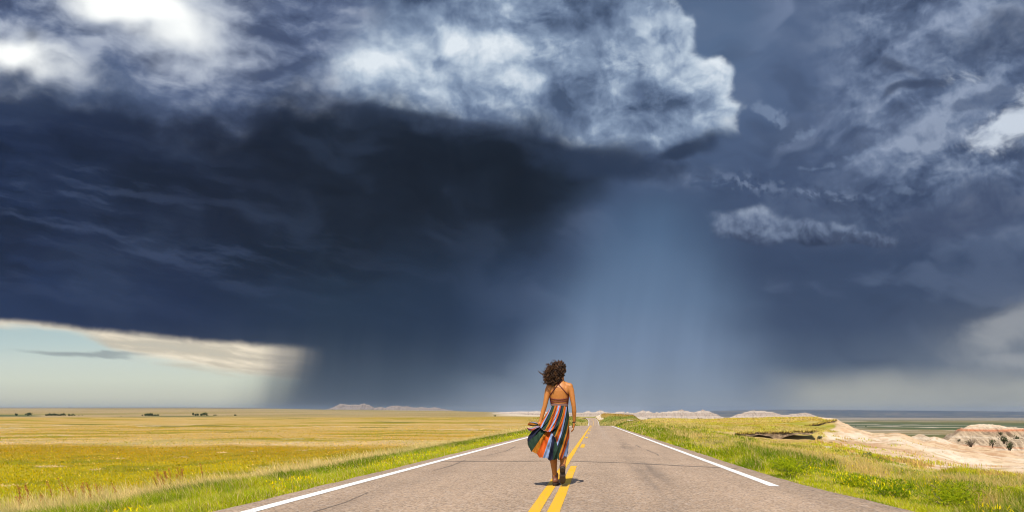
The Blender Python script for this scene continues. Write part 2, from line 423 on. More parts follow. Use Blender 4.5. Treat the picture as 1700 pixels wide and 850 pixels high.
def hash2(ix, iy, seed):
    h = (ix.astype(np.int64) * 374761393 + iy.astype(np.int64) * 668265263 + seed * 2147483647) & 0xFFFFFFFF
    h = ((h ^ (h >> 13)) * 1274126177) & 0xFFFFFFFF
    h = ((h ^ (h >> 16)) * 2246822519) & 0xFFFFFFFF
    return ((h ^ (h >> 15)) & 0xFFFFFF) / float(0xFFFFFF)


def vnoise(x, y, seed=0):
    x = np.asarray(x, float); y = np.asarray(y, float)
    ix, iy = np.floor(x), np.floor(y)
    fx, fy = x - ix, y - iy
    fx = fx * fx * fx * (fx * (fx * 6 - 15) + 10); fy = fy * fy * fy * (fy * (fy * 6 - 15) + 10)
    a = hash2(ix, iy, seed); b = hash2(ix + 1, iy, seed); c = hash2(ix, iy + 1, seed); d = hash2(ix + 1, iy + 1, seed)
    return (a * (1 - fx) + b * fx) * (1 - fy) + (c * (1 - fx) + d * fx) * fy


def fbm(x, y, seed=0, oct=5, rough=0.5):
    s = 0; a = 1; t = 0
    for o in range(oct):
        s = s + a * vnoise(x * 2 ** o + 13.7 * o, y * 2 ** o - 7.3 * o, seed + o)
        t += a; a *= rough
    return s / t            # 0..1, mean 0.5


def ridged(x, y, seed=0, oct=4, rough=0.5):
    s = 0; a = 1; t = 0
    for o in range(oct):
        n = 1 - np.abs(2 * vnoise(x * 2 ** o + 3.1 * o, y * 2 ** o + 9.2 * o, seed + o) - 1)
        s = s + a * n; t += a; a *= rough
    return s / t


def sstep(x, a, b):
    t = np.clip((np.asarray(x, float) - a) / (b - a), 0, 1)
    return t * t * (3 - 2 * t)


def lerp(a, b, t):
    return a + (b - a) * t


def mesh_obj(name, verts, faces, mat=None, parent=None, cols=None, smooth=True, uv=None):
    """verts (n,3); faces = array (m,k) or list of lists; cols (n,3) albedo per vertex; links ONE mesh object"""
    me = bpy.data.meshes.new(name)
    if isinstance(faces, np.ndarray):
        n, m, k = len(verts), len(faces), faces.shape[1]
        me.vertices.add(n)
        me.vertices.foreach_set('co', np.asarray(verts, np.float32).ravel())
        me.loops.add(m * k)
        me.loops.foreach_set('vertex_index', faces.astype(np.int32).ravel())
        me.polygons.add(m)
        me.polygons.foreach_set('loop_start', np.arange(0, m * k, k, dtype=np.int32))
        me.polygons.foreach_set('loop_total', np.full(m, k, np.int32))
        me.update(calc_edges=True)
    else:
        me.from_pydata([tuple(v) for v in verts], [], [tuple(f) for f in faces])
    me.polygons.foreach_set('use_smooth', np.full(len(me.polygons), bool(smooth)))
    if cols is not None:
        at = me.color_attributes.new('tint', 'FLOAT_COLOR', 'POINT')
        c4 = np.ones((len(verts), 4), np.float32); c4[:, :3] = cols
        at.data.foreach_set('color', c4.ravel())
    if uv is not None:
        at = me.attributes.new('sheet', 'FLOAT_VECTOR', 'POINT')
        at.data.foreach_set('vector', np.asarray(uv, np.float32).ravel())
    if mat is not None:
        me.materials.append(mat)
    me.update()
    o = bpy.data.objects.new(name, me)
    C.objects.link(o)
    if parent is not None:
        o.parent = parent
    return o


def structure(o):
    o['kind'] = 'structure'
    return o


def tag(o, label, cat, group=None, kind=None):
    o['label'] = label; o['category'] = cat
    if group:
        o['group'] = group
    if kind:
        o['kind'] = kind
    return o


def new_mat(name):
    m = bpy.data.materials.new(name)
    m.use_nodes = True
    m.node_tree.nodes.clear()
    g = G(m.node_tree)
    out = m.node_tree.nodes.new('ShaderNodeOutputMaterial')
    return m, g, out


def principled(g, out, col, rough=0.9, bump=None, bump_d=0.05, bump_s=1.0, spec=0.3):
    p = g.nt.nodes.new('ShaderNodeBsdfPrincipled')
    g.set(p.inputs['Base Color'], col)
    g.set(p.inputs['Roughness'], rough)
    g.set(p.inputs['Specular IOR Level'], spec)
    if bump is not None:
        b = g.nt.nodes.new('ShaderNodeBump')
        b.inputs['Distance'].default_value = bump_d
        b.inputs['Strength'].default_value = bump_s
        g.set(b.inputs['Height'], bump)
        g.nt.links.new(b.outputs[0], p.inputs['Normal'])
    g.nt.links.new(p.outputs[0], out.inputs[0])
    return p


def attr(g, name, out='Color'):
    n = g.nt.nodes.new('ShaderNodeAttribute')
    n.attribute_name = name
    return n.outputs[out]


def pos(g):
    return g.nt.nodes.new('ShaderNodeNewGeometry').outputs['Position']


def noise3(g, v, scale, detail=4, rough=0.55):
    n = g.nt.nodes.new('ShaderNodeTexNoise')
    n.noise_dimensions = '3D'
    g.set(n.inputs['Vector'], v)
    n.inputs['Scale'].default_value = scale
    n.inputs['Detail'].default_value = detail
    n.inputs['Roughness'].default_value = rough
    return n.outputs[0]


def brightness(g, col, f):
    """multiply a colour by the scalar f"""
    n = g.nt.nodes.new('ShaderNodeVectorMath'); n.operation = 'SCALE'
    g.set(n.inputs[0], col); g.set(n.inputs['Scale'], f)
    return n.outputs[0]


# ------------------------------------------------------------------ the lie of the land
H_EYE, SLOPE = 0.965, 0.0117
RL, RR, RCX = -4.05, 3.05, -0.51          # pavement edges and centre


def road_z(Y):
    Y = np.asarray(Y, float)
    ys = [-4000, 0, 100, 116, 135, 170, 230, 300, 360, 424, 500, 560, 585, 610, 660, 900, 4000]
    zs = [-H_EYE + 40, -H_EYE, -H_EYE - 1.17, -H_EYE - 1.36, -2.85, -4.6, -8.0, -9.6, -9.7, -8.5, -6.9, -5.45, -5.25, -5.6, -8, -14, -20]
    zs = np.array(zs)
    # smooth a piecewise line by averaging over a window that grows with distance
    w = 0.03 * np.abs(Y)
    acc = 0
    for k in np.linspace(-1, 1, 7):
        acc = acc + np.interp(Y + k * w, ys, zs)
    r = acc / 7
    return np.where((Y > -50) & (Y < 95), -H_EYE - SLOPE * Y, r)


def road_x(Y):
    """shift of the road axis sideways: straight, then swinging left over the far crest"""
    return -0.0009 * np.clip(np.asarray(Y, float) - 470, 0, 1e9) ** 2 * 0.35


FIELD = [(1, 716 + 900), (8, 682 + 1200 * 1.7 / 8), (20, 682 + 1200 * 2.0 / 20), (40, 745.0), (80, 716.5), (160, 702.2), (300, 696.4), (600, 693), (1000, 691.6), (1300, 689.7), (1700, 690.2)]
VALLEY = [(500, 682 + 60 * 1200 / 500), (1000, 682 + 72), (1900, 720), (2500, 682 + 28.8), (3500, 682 + 20.6), (4800, 697), (6500, 693.2)]


def near(z0):
    return [(1, 682 + 1200 * z0), (8, 682 + 1200 * z0 / 8)]


VZ = 1.5
TABLE = {
    -1500: FIELD + [(2500, 685), (5000, 679.6), (8000, 677), (12000, 676.2), (40000, 677)],
    0: FIELD + [(2500, 685), (5000, 679.4), (8000, 677), (12000, 676.2), (40000, 677)],
    300: FIELD + [(2500, 685), (5000, 679.4), (8000, 677), (12000, 676.3), (40000, 677)],
    425: FIELD + [(2500, 685), (5000, 680), (8000, 677.6), (12000, 677), (40000, 678)],
    600: FIELD + [(2500, 685), (5000, 681.5), (7000, 680), (12000, 681), (40000, 682)],
    740: FIELD + [(2500, 685), (4000, 682.5), (7000, 681.5), (12000, 682), (40000, 682)],
    850: FIELD[:7] + [(600, 692.5), (1000, 690.6), (1800, 688.5), (3000, 686), (7000, 684.5), (40000, 683)],
    930: FIELD[:3] + [(40, 744), (80, 715), (116, 706), (150, 706), (300, 703), (424, 699), (560, 692), (700, 690.3), (2000, 690.5), (7000, 688), (40000, 683)],
    970: [(1, 1900), (8, 850), (20, 760), (40, 729), (80, 712), (116, 706.2), (150, 708), (250, 712), (350, 709.5), (424, 705.5), (500, 698.5), (560, 692), (700, 690.6), (2000, 691), (7000, 688), (40000, 683)],
    985: [(1, 1900), (8, 850), (20, 760), (40, 729), (80, 712), (116, 706.2), (150, 708), (250, 712), (350, 709.5), (424, 706.2), (500, 699.2), (560, 693.5), (620, 690), (700, 691), (2000, 691), (7000, 688), (40000, 683)],
    1000: [(1, 1900), (8, 850), (20, 760), (40, 729), (80, 712), (116, 706.2), (150, 708), (250, 711), (350, 707.5), (424, 703), (500, 694), (550, 685.4), (620, 686), (900, 692), (2000, 691), (7000, 688), (40000, 683)],
    1022: [(1, 1900), (8, 850), (20, 760), (40, 729), (80, 712), (116, 706), (150, 705), (250, 706), (350, 702), (424, 697), (500, 690), (560, 686.3), (640, 687), (900, 692), (2000, 692), (7000, 688), (40000, 683)],
    1050: near(1.4) + [(20, 765), (40, 728), (70, 711), (110, 702.5), (150, 700), (250, 700), (350, 698), (424, 695), (500, 690), (560, 688), (640, 689), (900, 694), (2000, 693), (7000, 689), (40000, 683)],
    1064: near(1.4) + [(20, 765), (40, 727), (70, 710), (110, 701), (150, 698), (250, 698.5), (350, 698), (500, 697), (600, 697.5), (1000, 697), (2000, 694), (7000, 689), (40000, 683)],
    1085: near(1.4) + [(20, 765), (38, 727), (60, 712.5), (90, 702.5), (130, 696.5), (165, 694), (200, 695), (400, 700), (1000, 701), (2000, 696), (7000, 689), (40000, 683)],
    1150: near(1.45) + [(22, 750), (30, 736), (45, 721.5), (60, 713), (90, 704), (130, 697), (160, 694), (190, 695.5), (400, 704), (1000, 706), (2500, 696), (6500, 690), (9000, 688), (13000, 683), (40000, 683)],
    1230: near(1.5) + [(24, 752), (32, 739), (45, 727), (56, 724.5), (57.2, 717.5), (75, 706), (110, 698), (150, 693), (175, 695), (300, 720), (600, 735), (2500, 697), (6500, 692), (9000, 689.5), (13000, 680.6), (40000, 681)],
    1300: near(1.55) + [(26, 753), (30, 746), (40, 735), (54.3, 728), (55.5, 717), (70, 708), (100, 699), (145, 692), (160, 693.5), (300, 735)] + VALLEY + [(9000, 689.5), (13000, 679.8), (40000, 680.5)],
    1356: near(1.6) + [(26, 755), (28, 750.5), (36, 740), (50, 731), (56.2, 728.5), (57.2, 717.5), (75, 709.5), (84, 706.5), (87, 699.5), (105, 694.5), (130, 692), (145, 694), (300, 760)] + VALLEY + [(9000, 689.5), (13000, 679.8), (40000, 680.5)],
    1386: near(1.6) + [(26, 756), (27.5, 753), (34, 743.5), (50, 729), (70, 714.5), (85, 704.5), (92, 696.8), (115, 695), (130, 698), (300, 800)] + VALLEY + [(9000, 689.5), (13000, 679.9), (40000, 680.5)],
    1402: near(1.62) + [(26, 757), (27.5, 754), (34, 744.5), (50, 731), (70, 716), (90, 703), (104, 702.5), (120, 710), (300, 830)] + VALLEY + [(9000, 689.5), (13000, 680), (40000, 680.7)],
    1420: near(1.62) + [(25.5, 758), (27, 755), (34, 746), (50, 733), (70, 719.5), (86, 712.5), (98, 713.5), (130, 735), (300, 830)] + VALLEY + [(9000, 690), (13000, 680.2), (40000, 680.8)],
    1450: near(1.62) + [(24, 761), (25.5, 758.5), (32, 750), (45, 740), (60, 731.5), (75, 725.5), (90, 721.5), (100, 723), (140, 745), (300, 830)] + VALLEY + [(9000, 690), (13000, 680.5), (40000, 681)],
    1490: near(1.6) + [(22, 767), (23.5, 765), (30, 755), (45, 741), (65, 728.5), (88, 719.8), (98, 722), (140, 745), (300, 830)] + VALLEY + [(9000, 690), (13000, 680.8), (40000, 681.4)],
    1550: near(1.58) + [(20, 776), (21, 774.5), (30, 761), (50, 746), (80, 735), (110, 728.5), (130, 727), (145, 730), (200, 760), (400, 830)] + VALLEY + [(9000, 690), (13000, 681.3), (40000, 682)],
    1600: near(1.56) + [(18, 783), (19, 781), (26, 772), (50, 755), (80, 746), (110, 742), (135, 741), (160, 745), (220, 770), (400, 830)] + VALLEY + [(9000, 690.5), (13000, 681.7), (40000, 682.4)],
    1700: near(1.5) + [(15.6, 795), (16.4, 793), (22, 783), (32, 773), (50, 764), (80, 757), (110, 755), (150, 755), (180, 760), (240, 780), (400, 830)] + VALLEY + [(9000, 691), (13000, 682.6), (40000, 683.2)],
    3000: near(1.5) + [(15.6, 795), (22, 786), (32, 778), (50, 770), (80, 764), (110, 762), (150, 762), (180, 766), (240, 785), (400, 830)] + VALLEY + [(9000, 691), (13000, 683), (40000, 684)],
}
_LY = np.linspace(math.log(1.0), math.log(60000.0), 900)
_TX = np.array(sorted(TABLE))
_TZ = []
for _x in _TX:
    pts = sorted(TABLE[_x])
    yy = np.array([p[0] for p in pts]); zz = -(np.array([p[1] for p in pts]) - V0) * yy / F
    col = np.interp(_LY, np.log(yy), zz)
    _TZ.append(col)
_TZ = np.array(_TZ)


def table_z(X, Y):
    Yc = np.maximum(Y, 2.0)
    px = U0 + F * X / Yc
    ly = np.clip((np.log(Yc) - _LY[0]) / (_LY[-1] - _LY[0]) * (len(_LY) - 1), 0, len(_LY) - 1.001)
    j = ly.astype(int); fj = ly - j
    pxc = np.clip(px, _TX[0], _TX[-1] - 1e-3)
    i = np.clip(np.searchsorted(_TX, pxc, side='right') - 1, 0, len(_TX) - 2)
    fi = (pxc - _TX[i]) / (_TX[i + 1] - _TX[i])
    fi = fi * fi * (3 - 2 * fi) * 0.5 + fi * 0.5
    z = (_TZ[i, j] * (1 - fj) + _TZ[i, j + 1] * fj) * (1 - fi) + (_TZ[i + 1, j] * (1 - fj) + _TZ[i + 1, j + 1] * fj) * fi
    # behind the camera and close by the land is level
    return np.where(Y < 6, lerp(-1.75, z, sstep(Y, 2.5, 6)), z)


def clay_mask(X, Y):
    """bare badland clay to the right of the embankment (1) against grass (0)"""
    Yc = np.maximum(Y, 2.0)
    px = U0 + F * X / Yc
    row = V0 - F * table_z(X, Y) / Yc
    n = (fbm(X * 0.35, Y * 0.2, 91, 5) - 0.5)
    # grass edge on the screen of the valley side: follows the break of the embankment
    edge_x = np.interp(Y, [0, 15, 20, 26, 34, 45, 57, 75, 92, 130, 160], [9.4, 9.4, 9.55, 9.3, 11.2, 14.0, 18.4, 24.5, 30.4, 38, 40])
    m = sstep(X + n * np.clip(0.06 * Y, 1.2, 8), edge_x - 0.5, edge_x + 0.6)
    m = np.where(Y < 12, 0, m)
    return m * sstep(Y, 12, 15)


def ground_z(X, Y, detail=True):
    X = np.asarray(X, float); Y = np.asarray(Y, float)
    z = table_z(X, Y)
    xr = X - road_x(Y)
    rz = road_z(Y)
    dl = np.maximum(RL - xr, 0); dr = np.maximum(xr - RR, 0)
    d = dl + dr
    fade = np.where(Y > 130, 5 + 0.012 * Y, np.where(xr < 0, 4.6, 5.4))
    w = sstep(d, 0.3, fade)
    w = np.where(Y > 640, sstep(Y, 640, 760) * (1 - w) + w, w)
    drop = 0.05 + 0.0006 * np.clip(Y, 0, 800) + 0.10 * sstep(d, 0.0, 1.5)
    drop = np.where(d <= 0, 0.06 + 0.0011 * np.clip(Y, 0, 800), drop)
    z = lerp(rz - drop, z, w)
    if detail:
        r = np.hypot(X, Y)
        amp = w * np.clip(r * 0.0011, 0.0, 1.2) + 0.05 * w
        z = z + amp * 2 * (fbm(X * 8 / np.clip(r, 8, 1e9) ** 0.8 * 1.0, Y * 4 / np.clip(r, 8, 1e9) ** 0.8, 5, 4) - 0.5) * np.where(r > 600, 0.3, 1)
        cm = clay_mask(X, Y) * (Y < 300)
        gully = ridged(X * 0.10 + 0.25 * fbm(X * 0.2, Y * 0.1, 44, 3), Y * 0.045, 61, 4, 0.55)
        z = z - cm * sstep(X, 9, 16) * (gully - 0.55) * np.clip(0.024 * Y, 0.25, 2.2)
        z = z - cm * 0.16 * (ridged(X * 0.6, Y * 0.22, 33, 4) - 0.5)
    return z


# ------------------------------------------------------------------ colours of the ground (albedo)
TAN = np.array([0.34, 0.225, 0.070]); GOLD = np.array([0.33, 0.20, 0.030]); OCHRE = np.array([0.27, 0.195, 0.008])
OLIVE = np.array([0.17, 0.155, 0.008]); GREEN = np.array([0.06, 0.10, 0.012]); PALE = np.array([0.47, 0.38, 0.23])
BARE = np.array([0.52, 0.42, 0.31]); CLAY = np.array([0.48, 0.345, 0.215]); CLAYW = np.array([0.54, 0.44, 0.325]); CLAYP = np.array([0.37, 0.215, 0.110])
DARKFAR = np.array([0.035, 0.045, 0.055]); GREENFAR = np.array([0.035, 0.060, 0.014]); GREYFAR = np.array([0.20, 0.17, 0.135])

MOUNDS = [(80, 774.5, 45), (165, 779.5, 36), (185, 771, 22), (198, 759.5, 20), (240, 779.5, 24), (305, 757, 22), (365, 750.5, 26), (48, 734, 10),
          (112, 732.5, 18), (165, 731, 12), (372, 733.5, 16), (480, 733, 16), (514, 743.5, 12), (500, 745, 20), (15, 811, 40), (420, 748, 14), (578, 729, 12), (330, 774, 14)]


def ground_color(X, Y):
    X = np.asarray(X, float); Y = np.asarray(Y, float)
    Yc = np.maximum(Y, 2.0)
    px = U0 + F * X / Yc
    z = table_z(X, Y)
    row = V0 - F * z / Yc
    lr = np.log(np.maximum(np.hypot(X, Y), 3))
    # streaks run across the view, as ripples of the plain seen at a grazing angle
    s1 = fbm(X / Yc * 4, lr * 14, 11, 5)
    s2 = fbm(X / Yc * 9, lr * 40, 17, 4)
    n1 = fbm(X * 0.12, Y * 0.12, 23, 5)
    n2 = fbm(X * 0.9, Y * 0.6, 29, 4)
    col = lerp(TAN[None], GOLD[None], sstep(s1, 0.42, 0.62)[:, None])
    col = lerp(col, PALE[None] * np.array([.92, .84, .66]), (sstep(s2, 0.52, 0.74) * 0.4)[:, None])
    col = lerp(col, OLIVE[None], (sstep(s1 + 0.5 * (s2 - 0.5), 0.53, 0.66) * 0.75)[:, None])
    for (sx_, sr_, sw_, sh_) in [(545, 687.2, 70, 1.1), (480, 694, 45, 0.9), (665, 699.8, 55, 1.0), (320, 706, 110, 1.5), (130, 705, 70, 1.3), (50, 733.5, 40, 1.0), (790, 704, 26, 0.8), (220, 691.8, 45, 0.8), (620, 709, 40, .8), (400, 716, 60, 1.2)]:
        q = np.hypot((px - sx_) / sw_, (row - sr_) / sh_) + 0.7 * (s2 - 0.5)
        col = lerp(col, np.array([0.105, 0.10, 0.012])[None], (sstep(q, 1.0, 0.55) * 0.8 * (Y > 30))[:, None])
    # the near field: ochre and olive weeds, with pale mounds
    nearf = sstep(Y + 14 * (n1 - 0.5) + 6 * (n2 - 0.5) + 0.05 * (X + 30), 46, 38) * (X < -3)
    oc = lerp(OCHRE[None], OLIVE[None], sstep(n2, 0.42, 0.66)[:, None])
    oc = lerp(oc, np.array([0.25, 0.15, 0.008])[None], (sstep(Y + 22 * (n1 - .5), 28, 36) * 0.7)[:, None])
    oc = lerp(oc, np.array([0.27, 0.235, 0.006])[None], (sstep(Y + 20 * (n2 - .5), 28, 22) * 0.6)[:, None])
    col = lerp(col, oc, (nearf * sstep(px, 870, 780))[:, None])
    edge = sstep(np.abs(Y + 14 * (n1 - 0.5) - 50), 7, 2) * (px < 800) * 0.4
    col = lerp(col, PALE[None] * np.array([1.0, 0.92, 0.86]), (edge * (X < -5))[:, None])
    for (mx, mr, mw) in MOUNDS:
        my = 2.08 * F / (mr - V0); mxx = (mx - U0) * my / F; hw = mw / 2 * my / F
        d = np.hypot((X - mxx) / hw, (Y - my) / (hw * 0.9)) + 2.4 * (fbm(X * 1.3, Y * 1.0, 37, 4) - 0.5)
        col = lerp(col, (BARE * np.array([.85, .78, .68]))[None], (sstep(d, 1.05, 0.45) * 0.9)[:, None])
    bare = sstep(n1 + 0.5 * (n2 - 0.5), 0.66, 0.72) * (Y > 22) * (Y < 160) * (X < -8)
    col = lerp(col, (BARE * 0.85)[None], (bare * 0.4)[:, None])
    # far plain, left
    farl = sstep(Y, 500, 1100)
    fcol = lerp(np.array([0.215, 0.155, 0.065])[None], np.array([0.27, 0.205, 0.11])[None], sstep(s2, 0.4, 0.62)[:, None])
    fcol = lerp(fcol, np.array([0.17, 0.14, 0.04])[None], (sstep(s1, 0.46, 0.60) * 0.75)[:, None])
    col = lerp(col, fcol, (farl * 0.8)[:, None])
    belt = sstep(np.abs(row - 689.9 - 0.0035 * (px - 60)), 1.7, 0.7) * (Y > 700) * (Y < 2400) * np.maximum(sstep(px, 82, 40), np.maximum(sstep(np.abs(px - 215), 50, 25) * (row > 691.0), 0.6 * sstep(np.abs(px - 300), 70, 40)))
    col = lerp(col, GREENFAR[None], (belt * 0.95)[:, None])
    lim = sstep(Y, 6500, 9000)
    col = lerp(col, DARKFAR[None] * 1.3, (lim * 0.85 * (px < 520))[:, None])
    # beyond the near crest either side of the far road
    mid = sstep(px, 860, 965) * sstep(px, 1075, 1050) * sstep(Y, 105, 130)
    mcol = lerp(np.array([0.30, 0.235, 0.07])[None], np.array([0.14, 0.155, 0.02])[None], sstep(fbm(X * 0.09, Y * 0.02, 77, 4), 0.38, 0.62)[:, None])
    hill = sstep(Y, 480, 530) * sstep(px, 985, 1000)
    mcol = lerp(mcol, np.array([0.27, 0.17, 0.035])[None], (hill * sstep(fbm(X * 0.06, Y * 0.03, 71, 3), 0.4, 0.6))[:, None])
    wh = sstep(np.hypot((px - 996) / 9, (row - 688.5) / 2.6) + 0.8 * (fbm(X * .3, Y * .1, 9, 3) - .5), 1.0, 0.6) * (Y > 400)
    mcol = lerp(mcol, CLAYW[None], wh[:, None])
    wh = sstep(np.hypot((px - 1047) / 7, (row - 697.8 - (px - 1047) * 0.12) / 1.3), 1.0, 0.5) * (Y > 100)
    mcol = lerp(mcol, CLAYW[None], wh[:, None])
    col = lerp(col, mcol, mid[:, None])
    far2 = sstep(Y, 800, 1400) * sstep(px, 800, 860) * (px < 1400)
    col = lerp(col, np.array([0.50, 0.42, 0.33])[None], (far2 * 0.8)[:, None])
    # right: verge, plateau
    plat = (X > RR) & (Y < 260)
    pcol = lerp(np.array([0.36, 0.27, 0.08])[None], np.array([0.22, 0.21, 0.015])[None], sstep(fbm(X * 0.08, Y * 0.10, 51, 4), 0.40, 0.62)[:, None])
    pcol = lerp(pcol, PALE[None], (sstep(n2, 0.55, 0.75) * 0.5)[:, None])
    pcol = lerp(pcol, GOLD[None], (sstep(Y, 50, 75) * sstep(X, 9, 17) * sstep(n1, 0.38, 0.6) * 0.7)[:, None])
    # dry swale below the little cutbank
    sw = sstep(Y, 33, 44) * sstep(Y, 58, 55) * sstep(X, 6, 9.5)
    pcol = lerp(pcol, np.array([0.36, 0.24, 0.10])[None], (sw * 0.9)[:, None])
    col = np.where(plat[:, None], pcol, col)
    # under the verges: dark soil and green
    vl = sstep(X, -9.2, -7.6) * (X < RL + 0.4) * (Y < 125)
    vr = sstep(X, 8.2, 6.0) * (X > RR - 0.4) * (Y < 125)
    vcol = lerp(np.array([0.10, 0.115, 0.018])[None], np.array([0.22, 0.20, 0.06])[None], sstep(n2, 0.4, 0.65)[:, None])
    col = lerp(col, vcol, (np.maximum(vl, vr) * 0.85)[:, None])
    # badland clay
    cm = clay_mask(X, Y) * (Y < 450)
    k1 = fbm(X * 0.25, Y * 0.12, 81, 5); k2 = fbm(X * 1.6, Y * 0.8, 83, 4)
    ccol = lerp(CLAY[None], CLAYW[None], sstep(k1, 0.40, 0.66)[:, None])
    ccol = lerp(ccol, CLAYP[None], (sstep(k2, 0.56, 0.76) * 0.5)[:, None])
    k3 = ridged(X * 0.30 + 0.5 * k1, Y * 0.10, 87, 4)
    ccol = lerp(ccol, (CLAYP * 0.92)[None], (sstep(k3, 0.70, 0.86) * 0.8)[:, None])  # darker runs coloured into the clay in place of gully shading
    ccol = lerp(ccol, np.array([0.26, 0.19, 0.08])[None], (sstep(fbm(X * 1.1, Y * 0.7, 89, 4), 0.66, 0.74) * 0.6)[:, None])
    col = lerp(col, ccol, cm[:, None])
    # valley floor and the dark uplands beyond
    val = (px > 1075) & (Y > 450)
    vc = lerp(np.array([0.19, 0.145, 0.065])[None], np.array([0.085, 0.085, 0.02])[None], sstep(s1, 0.42, 0.6)[:, None])
    vc = lerp(vc, GREENFAR[None], (sstep(np.abs(lr - math.log(3250) + 0.35 * (s1 - 0.5)), 0.30, 0.12) * 0.9)[:, None])
    vc = lerp(vc, np.array([0.40, 0.33, 0.26])[None], (sstep(s2, 0.60, 0.70) * 0.8 * sstep(s1, 0.62, 0.45))[:, None])
    vc = lerp(vc, GREYFAR[None], (sstep(Y, 4300, 5200) * 0.85)[:, None])
    dk = lerp(DARKFAR[None] * 1.2, np.array([0.10, 0.095, 0.085])[None], sstep(s2 + 0.5 * (fbm(px * .08, row * .9, 401, 4) - .5), 0.42, 0.66)[:, None])  # dark pine tone, which also stands in for cloud shadow on the uplands
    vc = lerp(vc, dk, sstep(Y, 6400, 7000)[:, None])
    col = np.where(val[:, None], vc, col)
    return np.clip(col, 0.005, 0.8)


def soil_material():
    m, g, out = new_mat('prairie_soil')
    p = pos(g)
    a = noise3(g, p, 9.0, 5, 0.6)
    b = noise3(g, p, 0.8, 5, 0.6)
    f = g.mad(a, 0.7, g.mad(b, 0.6, 0.36))
    c = brightness(g, attr(g, 'tint'), f)
    principled(g, out, c, 0.95, g.mad(a, 0.5, g.mul(b, 1.5)), 0.12, 0.8, 0.15)
    return m


def build_ground():
    fr = np.radians(np.arange(-45.5, 38.5, 0.085))
    side = np.radians(np.arange(38.5, 360 - 45.5, 3.0))
    phi = np.concatenate([fr, side])
    r = [1.2]
    while r[-1] < 220:
        r.append(r[-1] * 1.0135)
    while r[-1] < 16200:
        r.append(r[-1] * 1.024)
    r = np.array(r)
    nphi, nr = len(phi), len(r)
    R, PH = np.meshgrid(r, phi, indexing='ij')
    X = (R * np.sin(PH)).ravel(); Y = (R * np.cos(PH)).ravel()
    Z = ground_z(X, Y)
    back = Y < 2
    Z = np.where(back & (np.hypot(X, Y) > 300), -2 - 0.004 * np.hypot(X, Y), Z)
    V = np.stack([X, Y, Z], 1)
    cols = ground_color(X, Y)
    idx = np.arange(nr * nphi).reshape(nr, nphi)
    a = idx[:-1]; b = idx[1:]
    q = np.stack([a, np.roll(a, -1, 1), np.roll(b, -1, 1), b], -1).reshape(-1, 4)
    # middle disc
    V = np.vstack([V, [[0, 0, float(ground_z(np.array([0.0]), np.array([1.0]))[0]) - 0.1]]])
    cols = np.vstack([cols, cols[:1]])
    c = len(V) - 1
    ring = idx[0]
    tri = np.stack([np.full(nphi, c), np.roll(ring, -1), ring, ring], -1)
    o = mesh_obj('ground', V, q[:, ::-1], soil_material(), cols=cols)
    return structure(o)


ground = build_ground()

# ------------------------------------------------------------------ road


def road_strip(name, xl, xr, y0, y1, mat, lift, nx=2, ragged=0.0, thick=0.0, seed=1):
    ys = [y0]
    while ys[-1] < y1:
        ys.append(min(y1, ys[-1] + max(0.12 if ragged else 0.4, 0.012 * abs(ys[-1]))))
    ys = np.array(ys); n = len(ys)
    xs = np.linspace(0, 1, nx)
    V = []
    for j, t in enumerate(xs):
        X = lerp(xl, xr, t) + road_x(ys)
        if ragged and j in (0, nx - 1):
            X = X + ragged * (fbm(ys * 1.3, ys * 0 + 3 * j, seed, 4) - 0.5) * 2
        crown = -0.012 * np.abs(X - road_x(ys) - RCX)
        V.append(np.stack([X, ys, road_z(ys) + crown + 0.03 + lift], 1))
    rows = list(V)
    if thick:
        lo = V[0].copy(); lo[:, 2] -= thick; lo[:, 0] -= 0.05
        hi = V[-1].copy(); hi[:, 2] -= thick; hi[:, 0] += 0.05
        rows = [lo] + rows + [hi]
    V = np.vstack(rows)
    idx = np.arange(len(V)).reshape(len(rows), n)
    q = np.stack([idx[:-1, :-1], idx[1:, :-1], idx[1:, 1:], idx[:-1, 1:]], -1).reshape(-1, 4)
    return mesh_obj(name, V, q, mat)


